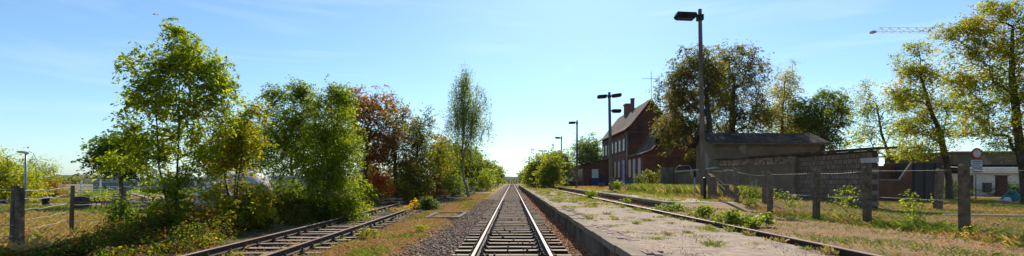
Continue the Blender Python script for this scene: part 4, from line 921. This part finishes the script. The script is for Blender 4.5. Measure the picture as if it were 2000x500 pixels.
for i, (px_, d_, lobs, pal_, nl_, lab) in enumerate([
    (905, 58, [(890, 318, 26, 32), (915, 322, 24, 34), (900, 345, 30, 22)], [(G1, 4), (G3, 2), (YG, 1), (OL, 3)], 5200, 'light green bushy tree behind the birch trunk'),
    (935, 75, [(930, 325, 18, 26), (945, 338, 14, 18)], [(OL, 3), (YG, 1.5), (G1, 4)], 3600, 'yellow green tree beyond the birch along the line'),
    (876, 62, [(872, 300, 16, 24), (880, 330, 22, 26)], [(YG, 3), (OL, 3), (G1, 2)], 3200, 'olive tree peeping above the hedge left of the birch'),
    (955, 105, [(953, 336, 11, 18), (960, 344, 9, 12)], [(G3, 3), (G1, 3), (YG, 1)], 2400, 'dark leafy tree two before the far conifer'),
    (974, 135, [(974, 339, 5, 10), (973, 347, 7, 7)], [(G3, 5), (G1, 1)], 2200, 'dark conifer like tree near the vanishing point left of the line'),
    (962, 160, [(962, 346, 7, 8)], [(G1, 3), (OL, 2)], 1300, 'small light tree just behind the dark far conifer'),
    (980, 300, [(978, 348, 4, 3)], [(G1, 3), (OL, 2)], 700, 'farthest tree left of the rails at the horizon')]):
    tree('hedge_tree', lab, d_, [(px_, 380), (px_, 353)], lobs, pal_, nl_, min(.0042 * d_ + .02, .4), 80, .15, 30 + i, rc=min(.011 * d_, .9), group='trees along the line beyond the birch')
# low shrubs in front of the left trees
shrubs = [
    (712, 402, 27, [(712, 378, 24, 26), (700, 395, 26, 16)], [(G2, 3), (YG, 2), (OR, 1), (G1, 2)], 1800, 'mixed green shrub at the right foot of the big bush'),
    (742, 398, 29, [(742, 372, 18, 26), (735, 345, 12, 18)], [(RE, 3), (RU, 4), (OR, 1)], 1700, 'deep red leaved shrub below the rust red tree'),
    (776, 396, 31, [(775, 378, 24, 20)], [(G2, 2), (OL, 3), (RU, 1)], 1300, 'low olive shrub behind the white marker stone'),
    (812, 392, 33, [(812, 370, 26, 24)], [(G1, 3), (OL, 3), (RU, 1.5)], 1700, 'green brown shrub at the foot of the dark olive tree'),
    (846, 388, 40, [(846, 366, 18, 20)], [(RU, 3), (OR, 1.5), (OL, 2)], 1200, 'reddish shrub left of the birch foot'),
    (884, 384, 46, [(884, 362, 20, 24)], [(G1, 3), (G2, 4)], 1700, 'fresh green shrub beside the birch trunk foot'),
    (938, 372, 70, [(938, 352, 20, 16)], [(G2, 3), (YG, 3)], 1500, 'yellow green shrub right of the birch behind the siding'),
    (395, 470, 12.5, [(390, 430, 45, 35), (430, 440, 30, 28)], [(G1, 3), (YG, 2), (RU, 2), (RE, .4), (OR, .4)], 2600, 'tangled reddish shrub at the foot of the leafy sapling'),
    (300, 470, 11.5, [(285, 450, 40, 24), (325, 440, 26, 26)], [(G3, 3), (G1, 3), (RU, 1), (YG, 1)], 2200, 'dark tangled shrub left of the leafy sapling foot'),
    (470, 455, 14.2, [(470, 432, 46, 26), (505, 425, 26, 30)], [(G3, 3), (G1, 3), (RU, 1.5), (OR, .5)], 2600, 'low dark shrub with rusty tints below the yellowing maple shrub'),
    (590, 436, 17.2, [(590, 418, 50, 20)], [(G3, 4), (G1, 3), (RU, 1)], 2200, 'low dark shrub beneath the middle of the big green bush'),
    (235, 440, 13.4, [(236, 415, 16, 26)], [(G3, 3), (G1, 3)], 700, 'creeper covered shrub at the second thick wooden fence post'),
    (545, 440, 16.5, [(540, 410, 40, 30)], [(G3, 3), (G1, 2), (RU, 2)], 2300, 'dark shrub with rusty leaves below the pale tank'),
]
for i, (px_, py_, d_, lobs, pal_, nl_, lab) in enumerate(shrubs):
    tree('shrub', lab, d_, [(px_, py_), (px_, py_ - 22)], lobs, pal_, nl_, .0035 * d_ + .035, 50, .03, 60 + i, rc=.010 * d_ + .06, stems=2, group='shrubs along the siding', cat='shrub')
# bush with mixed leaves by the verge, left field trees
tree('verge_bush', 'small dark bush with yellow and red leaves standing in the verge', 25, [(832, 425), (832, 410)], [(822, 410, 14, 14), (842, 405, 16, 16), (830, 395, 12, 10)], [(G3, 4), (G1, 2)], 1500, .09, 40, .02, 80, rc=.18, cat='bush')
tree('yellow_verge_plant', 'bright yellow leaved plant left of the verge bush', 24.5, [(812, 425), (812, 408)], [(812, 400, 8, 10), (806, 418, 14, 8)], [(YE, 4), (YG, 3), (OR, 1)], 450, .09, 20, .012, 81, rc=.14, cat='plant')
tree('creeper_patch', 'orange and red creeper patch between siding and verge bush', 22, [(785, 428), (785, 420)], [(785, 420, 28, 8)], [(OR, .8), (RE, .6), (YG, 2), (RU, 2), (G1, 2)], 420, .08, 24, .01, 82, rc=.15, cat='plant')
tree('yellow_roadside_tree', 'bright yellow green tree at the far left edge', 30, [(5, 405), (8, 370), (10, 330)], [(0, 330, 40, 40), (15, 365, 40, 34), (-30, 350, 40, 50), (45, 375, 24, 24)], [(G2, 3), (YG, 4), (YE, 1.5)], 7500, .14, 150, .12, 83, rc=.45)
tree('feathery_tree', 'feathery light green tree behind the left street lamp', 46, [(75, 390), (75, 360), (72, 320)], [(70, 320, 24, 22, .7), (85, 345, 28, 26), (55, 350, 26, 28), (95, 368, 24, 16), (60, 375, 34, 14)], [(G2, 3), (YG, 3), (G1, 2)], 3600, .14, 140, .09, 84, rc=.45)
tree('red_brown_thicket', 'red brown thicket right of the left street lamp', 42, [(100, 392), (100, 380)], [(98, 372, 14, 20), (112, 385, 22, 10)], [(RU, 3), (BR, 2), (G2, 1.5)], 1300, .15, 40, .03, 85, rc=.4, cat='thicket')
# ------------------------------------------------------------------ trees on the right
for i, (px_, d_, lobs, pal_, nl_, lab) in enumerate([
    (1074, 62, [(1078, 335, 12, 32), (1068, 345, 16, 22)], [(G2, 3), (YG, 3), (YE, .8), (G3, 2), (OL, 2)], 4600, 'bright yellow green bush at the end of the sunken track'),
    (1052, 70, [(1055, 328, 16, 26), (1046, 345, 14, 20)], [(YG, 3), (YE, .6), (G2, 2), (OL, 3), (G1, 2)], 4200, 'rounded yellowish bush left of the brightest one'),
    (1088, 78, [(1085, 312, 16, 16), (1095, 325, 16, 24)], [(G1, 4), (YG, 2), (OL, 2)], 3800, 'taller green bush rising behind the bright yellow one'),
    (1040, 95, [(1041, 337, 7, 16), (1038, 348, 8, 9)], [(YG, 3), (OL, 2), (G2, 2)], 2400, 'thin twiggy bush beyond the yellowish ones'),
    (1029, 125, [(1029, 340, 6, 12)], [(G1, 3), (OL, 2)], 1900, 'green bush near the far platform end'),
    (1018, 240, [(1019, 346, 4, 6)], [(G1, 3), (G3, 2)], 1600, 'farthest bush right of the rails at the horizon')]):
    tree('platform_bush', lab, d_, [(px_, 368), (px_, 350)], lobs, pal_, nl_, min(.0045 * d_ - .03, .4), 90, .08, 100 + i, rc=min(.010 * d_, .75), stems=2, group='bushes grown over the disused track', cat='bush')
tree('green_background_tree', 'full green tree behind the annex and the slim lamp', 112, [(1148, 365), (1148, 330), (1148, 300)], [(1148, 288, 22, 26), (1162, 305, 18, 28), (1140, 315, 22, 30), (1168, 325, 14, 25)], [(G1, 4), (G2, 3), (G3, 2)], 6500, .42, 150, .35, 110, rc=1.2)
tree('chestnut_tree', 'big brown leaved chestnut overhanging the station roof', 49, [(1383, 390), (1382, 320), (1384, 250), (1378, 180)],
     [(1370, 125, 38, 36), (1335, 150, 36, 36), (1310, 190, 34, 36), (1355, 200, 45, 40), (1310, 240, 28, 34), (1332, 258, 32, 28), (1375, 250, 36, 36), (1312, 285, 16, 20, .5), (1398, 170, 28, 48), (1345, 292, 26, 14, .4)],
     [(BR, 4), (OL, 5), (RU, .8), (G1, 2), (G3, 2), ((.26, .16, .04), .7)], 23000, .21, 420, .36, 111, rc=.5, shell=.4, droop=.9, dense=.8)
tree('olive_chestnut_tree', 'broad olive chestnut with visible limbs behind the shed roof', 53, [(1431, 390), (1431, 300), (1430, 220), (1434, 150)],
     [(1440, 115, 42, 34), (1470, 145, 34, 36), (1410, 140, 30, 34), (1440, 180, 50, 36), (1490, 200, 22, 42), (1420, 220, 40, 36), (1465, 235, 42, 32), (1430, 255, 60, 22), (1500, 235, 20, 30), (1405, 190, 30, 45)],
     [(OL, 6), (BR, 4), (G1, 2), (G3, 2), ((.22, .16, .035), .8)], 19000, .21, 420, .38, 112, rc=.5, shell=.4, droop=.9, dense=.75)
tree('yellow_lime_tree', 'sparse golden yellow tree between the chestnut and the round tree', 60, [(1527, 370), (1527, 280), (1530, 200), (1533, 150)],
     [(1535, 145, 22, 24, .6), (1525, 185, 28, 32), (1545, 200, 20, 34, .7), (1518, 230, 30, 30), (1535, 260, 34, 24)], [(YG, 3), (YE, 2.5), (OL, 3), ((.25, .17, .03), 2)], 6500, .2, 260, .2, 113, rc=.5)
tree('olive_filler_tree', 'olive yellow tree filling the gap left of the round green tree', 64, [(1566, 370), (1566, 300), (1566, 260)],
     [(1562, 245, 22, 30), (1572, 270, 26, 20), (1545, 275, 26, 18)], [(OL, 3), (YG, 2), (G1, 3)], 4200, .22, 130, .2, 119, rc=.55)
tree('round_green_tree', 'round dark green tree behind the right end of the shed', 56, [(1605, 370), (1605, 290), (1606, 230)],
     [(1610, 200, 34, 26), (1585, 225, 28, 32), (1632, 230, 22, 38), (1605, 255, 40, 32), (1625, 280, 24, 22)], [(G1, 4), (G3, 2), (OL, 3), (YG, 2)], 9500, .24, 240, .3, 114, rc=.6)
tree('thin_yellow_tree', 'thin yellow green tree with airy crown beside the block wall end', 33, [(1752, 380), (1748, 330), (1722, 260), (1705, 190)],
     [(1700, 175, 22, 22, .7), (1712, 215, 32, 26), (1700, 260, 28, 28), (1740, 250, 30, 32), (1750, 292, 44, 20), (1738, 205, 26, 26), (1680, 270, 16, 14, .6)], [(YG, 4), (YE, 1.6), (G2, 4), (G1, 2)], 5000, .13, 220, .11, 115, rc=.33, shell=.5)
tree('leaning_maple', 'leaning dark limbed maple with yellowing leaves in the yard', 28, [(1856, 392), (1850, 330), (1838, 262), (1810, 205), (1794, 150), (1796, 100)],
     [(1795, 95, 24, 20, .8), (1780, 135, 36, 26), (1812, 150, 32, 28), (1762, 190, 44, 30), (1815, 210, 40, 30), (1862, 200, 30, 30, .8), (1840, 255, 44, 30), (1780, 250, 36, 26), (1800, 295, 48, 16), (1735, 125, 18, 8, .35)],
     [(G2, 3), (YG, 4), (YE, 2), (OR, .6), (G1, 2), (OL, 2)], 9500, .12, 340, .17, 116, rc=.28, shell=.5)
tree('right_edge_maple', 'largest yellow green maple at the right edge of the yard', 21.5, [(2006, 405), (2000, 330), (1986, 240), (1972, 150), (1975, 60)],
     [(1900, 60, 44, 26, .9), (1858, 60, 34, 14, .8), (1872, 105, 28, 18, .7), (1960, 30, 60, 36), (1920, 110, 44, 30), (1980, 100, 60, 44), (1885, 165, 34, 30, .8), (1945, 175, 50, 34), (2000, 190, 50, 50), (1900, 225, 44, 24), (1955, 250, 54, 22), (1985, 278, 36, 20), (2030, 60, 40, 60)],
     [(G1, 3), (G2, 4), (YG, 3), (YE, 1.8), (OR, .9), (OL, 2)], 19000, .105, 520, .18, 117, rc=.27, shell=.45)
tree('back_hedge', 'dark hedge bush under the maples behind the yard', 34, [(1860, 385), (1860, 370)], [(1860, 370, 22, 14), (1985, 372, 30, 16), (1950, 378, 16, 10)], [(G3, 4), (G1, 2)], 2600, .12, 70, .03, 118, rc=.35, cat='hedge')
# weeds and saplings along the fence and rail
GRN_ = (.085, .13, .02)
plants = [
    ('fence_sapling', 'leafy sapling between the two nearest middle fence posts', 12.4, 1658, 437, [(1655, 400, 24, 18), (1660, 378, 18, 16), (1665, 420, 16, 14)], [(G2, 3), (YG, 2), (G1, 2)], 420, .05),
    ('fence_sapling', 'leafy sapling climbing the fence right of the second nearest post', 10.8, 1785, 445, [(1785, 405, 26, 22), (1780, 378, 18, 12), (1795, 430, 18, 14)], [(G2, 3), (YG, 2), (G1, 2)], 480, .05),
    ('fence_sapling', 'young bramble sapling beside the braced corner post', 17.5, 1462, 408, [(1462, 378, 12, 20), (1470, 395, 16, 12)], [(G2, 3), (G1, 2)], 380, .06),
    ('fence_sapling', 'low sapling at the foot of the dark wall buttress', 16.5, 1540, 412, [(1530, 385, 16, 12), (1545, 395, 16, 12)], [(G2, 3), (YG, 2), (G1, 2)], 320, .06),
    ('rail_plant', 'rosette of broad grey green leaves leaning on the lone rail end', 12.0, 1372, 420, [(1376, 412, 16, 9), (1362, 418, 22, 3)], [(G1, 3), (G2, 3)], 420, .06),
    ('rail_plant', 'widest clump of broad leaved weeds beside the lone rail', 9.9, 1470, 437, [(1452, 436, 34, 5), (1485, 434, 24, 9), (1425, 424, 20, 6), (1440, 420, 12, 9)], [(G1, 3), (G2, 3), ((.16, .2, .12), 3), (YG, 1)], 1500, .055),
    ('rail_plant', 'pale leaved weed clump at the ramp of the house platform', 15.2, 1318, 410, [(1322, 405, 18, 5), (1300, 409, 18, 3)], [(G1, 3), ((.16, .2, .12), 3)], 420, .06),
    ('rail_plant', 'bright green weed tuft growing over the lone rail', 26, 1153, 386, [(1153, 379, 8, 7), (1158, 383, 6, 5)], [(G2, 4), (G1, 2)], 420, .08),
    ('rail_plant', 'small weed tuft in the trough below the house platform edge', 19.5, 1223, 396, [(1223, 394, 6, 3)], [(G1, 3), (G2, 2)], 160, .06),
    ('wall_plant', 'bright green shrub at the foot of the three headed lamp', 41, 1206, 374, [(1206, 362, 9, 8)], [(G2, 4), (YG, 2)], 600, .11),
    ('wall_plant', 'climbing shrub before the blue base of the station wall', 50, 1244, 370, [(1244, 352, 9, 14), (1252, 360, 8, 8)], [(G1, 3), (OL, 3)], 700, .13),
    ('wall_plant', 'tangled shrub with reddish tips near the dark gate post', 44, 1275, 368, [(1272, 345, 16, 12), (1290, 340, 14, 12), (1285, 358, 20, 10)], [(G1, 3), (OL, 3), (YG, 2), (RU, 1)], 1500, .13),
    ('verge_weed', 'yellow green weed clump in the verge beside the near siding rail', 12.6, 720, 470, [(715, 452, 16, 8), (735, 458, 14, 6), (718, 468, 14, 6)], [(G2, 3), (YG, 3), (OR, 1), (G1, 2)], 300, .05),
    ('verge_weed', 'fresh green weed rosette in the middle of the dry verge', 14.2, 822, 450, [(822, 447, 12, 4)], [(G2, 4), (YG, 1)], 200, .05),
    ('verge_weed', 'yellow leaved seedling close to the frame bottom at the sapling foot', 10.8, 395, 490, [(395, 478, 18, 10)], [(YG, 4), (YE, 2), (G2, 2)], 260, .07),
    ('yellow_flowers', 'clump of yellow flowers at the foot of the nearest fence post', 8.9, 1893, 497, [(1893, 492, 7, 2), (1905, 497, 6, 2)], [((.6, .4, .01), 3), (GRN_, 2)], 40, .03),
]
for i, (nm, lab, d_, px_, py_, lobs, pal_, nl_, ls_) in enumerate(plants):
    tree(nm, lab, d_, [(px_, py_), (px_, py_ - 8)], lobs, pal_, nl_, ls_ * 1.2, 48, .008, 140 + i, rc=.004 * d_ + .04, stems=2, group=None, cat='plant', aspect=.6, dense=.5 if nm == 'fence_sapling' else .6)

# ------------------------------------------------------------------ ground cover (stuff)
rg = np.random.RandomState(99)
def mounds(name, label, cat, ms, n_, pal, ls, seed, clump=.12):
    r = np.random.RandomState(seed); W = np.array([m_[2] * m_[3] for m_ in ms]); W = W / W.sum()
    ch = r.choice(len(ms), n_, p=W); A = np.array(ms)[ch]
    nc = n_ // 14; cc = r.rand(nc) * 6.28
    u = r.normal(0, 1, (n_, 3)); u /= np.linalg.norm(u, axis=1)[:, None]; rad = r.rand(n_) ** .4
    C = np.stack([A[:, 0] + u[:, 0] * rad * A[:, 2], A[:, 1] + u[:, 1] * rad * A[:, 3], np.abs(u[:, 2]) * rad * A[:, 4]], 1)
    bump = .6 + .4 * np.sin(C[:, 0] * 3.1 + 1.7 * np.sin(C[:, 1] * 2.3)) * np.sin(C[:, 1] * 3.7); C[:, 2] = C[:, 2] * bump + gz(C[:, 0], C[:, 1]) + .03
    v = np.sin(C[:, 0] * 2.3 + 3 * np.sin(C[:, 1] * 1.9)) + r.normal(0, .6, n_)
    cols = pick(pal, n_, r)
    V, c = leafgeo(C, ls * r.uniform(.6, 1.4, n_), cols, r, .5, .6, .2)
    return tag(newobj(name, npmesh(name, V, np.arange(len(V)).reshape(-1, 4), 4, c), M['leaf']), label, cat, kind='stuff')
ms = []
for k in range(46):
    t = rg.rand(); yy = 8.2 + 14 * t; xx = -7.2 - rg.rand() ** 1.3 * (3.6 - 1.5 * t) - .25 * t; ms.append((xx, yy, rg.uniform(.4, .9), rg.uniform(.4, .9), rg.uniform(.3, .95)))
mounds('undergrowth', 'tangled bramble undergrowth with red and yellow leaves below the left trees', 'undergrowth', ms, 60000, [(G3, 6), (G1, 4), (YG, .5), ((.13, .035, .02), 2.5), (BR, 4)], .06, 5)
ms = [(rg.uniform(-9.6, -8.2) - .02 * k, 22 + k * 1.0, rg.uniform(.6, 1.2), rg.uniform(.6, 1.2), rg.uniform(.35, .9)) for k in range(26)]
mounds('hedge_undergrowth', 'low mixed undergrowth along the far side of the siding', 'undergrowth', ms, 15000, [(G1, 4), (OL, 3), (RU, 2), (G2, 2), (OR, .7), (BR, 2)], .11, 6)
ms = [(-11.5 - k * .08 - rg.rand() * 4, 48 + k * 3.2, 2.2, 2.2, rg.uniform(1, 2.6)) for k in range(34)]
mounds('far_hedge', 'continuous leafy hedge filling the left side of the line towards the horizon', 'hedge', ms, 22000, [(G1, 4), (G3, 3), (YG, 1), (OL, 3), (RU, .8)], .24, 7)
ms = [(9.5 + k * .3 + rg.rand() * 4, 105 + k * 6, 2.6, 3, rg.uniform(1.5, 3.5)) for k in range(24)]
mounds('far_right_hedge', 'continuous leafy hedge on the right of the line beyond the platform', 'hedge', ms, 12000, [(G1, 4), (G3, 2), (YG, .6), (OL, 3)], .4, 8)
ms = [(-30 - k * 3.0, 40 + rg.rand() * 8 + k * .8, 3, 2, rg.uniform(.5, 1.3)) for k in range(5)] + [(-28 + rg.rand() * 6 - k * 1.1, 30.5 + rg.rand() * 1.5, 1.2, .7, .5) for k in range(14)]
mounds('field_bushes', 'low green bushes along the sandy path in the field', 'bushes', ms, 9000, [(G2, 4), (G1, 3), (YG, 1)], .16, 9)
ms = [(-300 + k * 13 + rg.rand() * 8, 210 + rg.rand() * 60, 9, 9, rg.uniform(2.5, 5.5)) for k in range(24)]
mounds('far_treeline', 'distant brown green treeline across the left field', 'treeline', ms, 16000, [(OL, 3), (BR, 3), (G1, 2)], 1.3, 10)
ms = [(80 + k * 14 + rg.rand() * 8, 170 + rg.rand() * 60, 9, 9, rg.uniform(4, 8)) for k in range(14)] + [(26 + k * 5, 70 + rg.rand() * 20, 4, 4, rg.uniform(2, 4)) for k in range(12)]
mounds('right_treeline', 'distant green treeline seen between the yard trees', 'treeline', ms, 18000, [(OL, 3), (G1, 4), (YG, 2)], .8, 11)
# grass blades
STRAW, DRY, GRN, BRT = (.36, .25, .105), (.33, .185, .08), (.095, .135, .018), (.19, .23, .025)
def field(n_, x0, x1, y0, y1, pw=1.4):
    return rg.uniform(x0, x1, n_), y0 + (y1 - y0) * rg.rand(n_) ** pw
X, Y = field(90000, -4.3, -2.0, 6, 55); k_ = (X > sidex(Y) + 1.0) & ((X < -2.5) | (rg.rand(len(X)) < (-2.0 - X) * .8)); X, Y = X[k_], Y[k_]
pt = np.sin(X * 2.1 + 2 * np.sin(Y * .8)) * np.sin(Y * 1.1 + X) + rg.normal(0, .35, len(X)); g_ = (pt > 1.0)[:, None]
grass('verge_grass', 'dry orange brown grass on the verge between siding and ballast', 'grass', X, Y, rg.uniform(.02, .075, len(X)) * (1 + .8 * g_[:, 0]), np.where(g_, pick([(GRN, 2), (BRT, 2)], len(X), rg), pick([(STRAW, 2), (DRY, 4), ((.20, .13, .06), 2)], len(X), rg)), .004, rg, lean=.8)
X, Y = field(190000, 5.0, 30, 6, 36, 1.6); 
pt = np.sin(X * 1.3 + 2 * np.sin(Y * .7)) * np.sin(Y * .9 + X * .6) + rg.normal(0, .4, len(X)); strip = np.exp(-((X - 9.3) / .6) ** 2)
bare = (X < 8.6) & (pt < .35) & (rg.rand(len(X)) < .75); pl_m = ((X > 6.3) & (X < 9.0) & (Y > 18)) | ((X > 4.2) & (X < 6.8) & (Y > 17)); k_ = ~bare & ~pl_m & ~((X > 14.5) & (X < 15.0) & (Y > 18.5)); X, Y, pt, strip = X[k_], Y[k_], pt[k_], strip[k_]
g_ = (pt + .3 * strip > .12)[:, None]; hh = rg.uniform(.02, .06, len(X)) + strip * rg.uniform(0, .24, len(X)) + g_[:, 0] * .02 + np.clip(X - 12, 0, 8) * .006
grass('yard_grass', 'patchy green and straw coloured grass around the yard fence', 'grass', X, Y, hh, np.where(g_, pick([(GRN, 3), (BRT, 2)], len(X), rg), pick([(STRAW, 3), (DRY, 3)], len(X), rg)), .006, rg, lean=.7)
X, Y = field(16000, 8.8, 13.6, 23.5, 44, 1.0); k_ = (X - 9.0 > .16 * np.abs(Y - 29) + .8 * np.sin(Y * 1.1) * np.sin(X * 1.7)) ; X, Y = X[k_], Y[k_]
grass('tall_grass', 'tall bright green grass patch before the low plaster wall', 'grass', X, Y, rg.uniform(.2, .75, len(X)) * np.clip((X - 8.3) / 1.5, .2, 1), pick([(BRT, 4), (GRN, 3), (STRAW, 2.5)], len(X), rg), .010, rg)
X, Y = field(9000, 8.3, 15, 47, 62, 1.0); grass('dry_forecourt_grass', 'dry reddish grass between the house platform and the station wall', 'grass', X, Y, rg.uniform(.05, .3, len(X)), pick([(DRY, 4), (STRAW, 2), ((.35, .18, .08), 3), (BRT, 1)], len(X), rg), .03, rg)
X, Y = field(130000, -34, -9.5, 8, 45, 1.3); pt = np.sin(X * .7 + 1.5 * np.sin(Y * .4)) + rg.normal(0, .4, len(X)); band = ((Y > 19) & (Y < 25.5) & (X < -14) & (pt > -.4)); pthm = (Y > 26) & (Y < 30); X, Y, pt, band = [a[~pthm] for a in (X, Y, pt, band)]
grass('field_grass', 'straw coloured field grass with a green strip behind the left fence', 'grass', X, Y, rg.uniform(.06, .3, len(X)), np.where(band[:, None], pick([(GRN, 2), (BRT, 4)], len(X), rg), pick([(STRAW, 4), (DRY, 2), (BRT, 1.6)], len(X), rg)), .0045, rg, lean=.6)
X, Y = field(9000, -1.6, 1.9, 6, 40, 1.3); X = X + sidex(Y); pt = np.sin(X * 3.1 + Y) * np.sin(Y * 1.7 + X * 2) + rg.normal(0, .3, len(X)); k_ = pt > .45; X, Y = X[k_], Y[k_]
grass('siding_weeds', 'thin weeds and dry stalks between the sleepers of the siding', 'weeds', X, Y, rg.uniform(.04, .16, len(X)), pick([(STRAW, 3), (BRT, 2), (DRY, 2)], len(X), rg), .005, rg, lean=.8)
# weeds in tufts on both platforms
def tufts(name, label, n_t, per, x0, x1, y0, y1, z, pal, hh, wd, pw, rad, seed, parent):
    r = np.random.RandomState(seed); tx, ty = r.uniform(x0, x1, n_t), y0 + (y1 - y0) * r.rand(n_t) ** pw; T = np.repeat(np.arange(n_t), r.poisson(per, n_t))
    X = np.clip(tx[T] + r.normal(0, rad, len(T)) * r.uniform(.3, 1.5, n_t)[T], x0, x1); Y = ty[T] + r.normal(0, rad, len(T)) * r.uniform(.3, 1.5, n_t)[T]
    tone = pick(pal, n_t, r)[T]; cols = tone * .7 + pick(pal, len(T), r) * .3
    return grass(name, label, 'weeds', X, Y, r.uniform(.3, 1.2, len(T)) * hh * r.uniform(.4, 1.4, n_t)[T], cols, wd, r, Z=np.full(len(T), z), lean=.7)
tufts('platform_weeds', 'small weed tufts growing through the surface of the island platform', 240, 70, 1.95, 4.3, 7, 60, -.02, [(BRT, 4), (YG, 3), (STRAW, 2), (GRN, 2), (DRY, 1)], .07, .006, 1.0, .09, 21, p1)
tufts('platform_moss', 'yellow green weeds thickening over the far half of the island platform', 260, 60, 1.9, 4.35, 16, 105, -.02, [(BRT, 3), (YG, 4), (STRAW, 2)], .07, .016, 1.0, .35, 22, p1)
tufts('house_platform_weeds', 'weed tufts and moss on the sandy house platform', 160, 60, 6.8, 9.0, 18.5, 70, .09, [(BRT, 3), (YG, 2), (STRAW, 2)], .10, .014, 1.0, .25, 23, p2)
tufts('trough_weeds', 'weeds along the foot of the lone rail', 60, 30, 4.25, 4.38, 6, 50, -.02, [(BRT, 3), (STRAW, 2), (GRN, 2)], .09, .008, 1.2, .12, 24, p2)
# fallen leaves
def litter(name, label, X, Y, Z, pal, ls, seed):
    r = np.random.RandomState(seed); V, c = leafgeo(np.stack([X, Y, Z], 1), ls * r.uniform(.6, 1.3, len(X)), pick(pal, len(X), r), r, 1.6, .65, 0)
    tag(newobj(name, npmesh(name, V, np.arange(len(V)).reshape(-1, 4), 4, c), M['litter']), label, 'fallen leaves', kind='stuff')
LP = [((.38, .14, .06), 4), ((.30, .09, .04), 3), ((.20, .10, .055), 4), ((.42, .25, .10), 1.5)]
n_ = 9000; Y = 6 + 50 * rg.rand(n_) ** 1.5; X = 1.63 - np.abs(rg.normal(0, .22, n_)); X = np.where((X < .9), rg.uniform(1.2, 1.62, n_), X)
litter('fallen_leaves', 'orange brown fallen leaves gathered at the foot of the platform edge', X, Y, gz(X, Y) + .03 + .03 * sstep(1.2, 1.6, X) + rg.uniform(0, .03, n_), [((.50, .20, .08), 4), ((.38, .13, .055), 3), ((.28, .15, .085), 4), ((.50, .32, .15), 1.5)], .06, 31)
n_ = 3500; Y = 6 + 30 * rg.rand(n_) ** 1.3; X = sidex(Y) + rg.uniform(-1.6, 2.6, n_)
litter('siding_leaves', 'brown fallen leaves scattered over the siding and verge', X, Y, gz(X, Y) + .03, LP, .055, 32)
n_ = 7000; Y = 6 + 30 * rg.rand(n_) ** 1.3; X = rg.uniform(7, 30, n_)
litter('yard_leaves', 'reddish fallen leaves scattered over the yard ground', X, Y, gz(X, Y) + .03, LP, .07, 33)
n_ = 2500; Y = 20 + 50 * rg.rand(n_); X = rg.uniform(4.7, 6.3, n_)
litter('trough_leaves', 'rusty leaves lying in the sunken track beside the house platform', X, Y, gz(X, Y) + .03, LP, .09, 34)

# ------------------------------------------------------------------ air
hz = MB().box((-3900, -30, -4), (3900, 3900, 62)).build('haze', [])
hm = bpy.data.materials.new('air'); hm.use_nodes = True; hn = hm.node_tree.nodes; hn.remove(hn['Principled BSDF'])
pv_ = hn.new('ShaderNodeVolumePrincipled'); pv_.inputs['Color'].default_value = (.9, .95, 1, 1); pv_.inputs['Density'].default_value = 0.00009
hm.node_tree.links.new(pv_.outputs[0], hn['Material Output'].inputs['Volume']); hz.data.materials.clear(); hz.data.materials.append(hm)
tag(hz, 'thin pale summer haze lying over the whole scene', 'haze', kind='stuff')
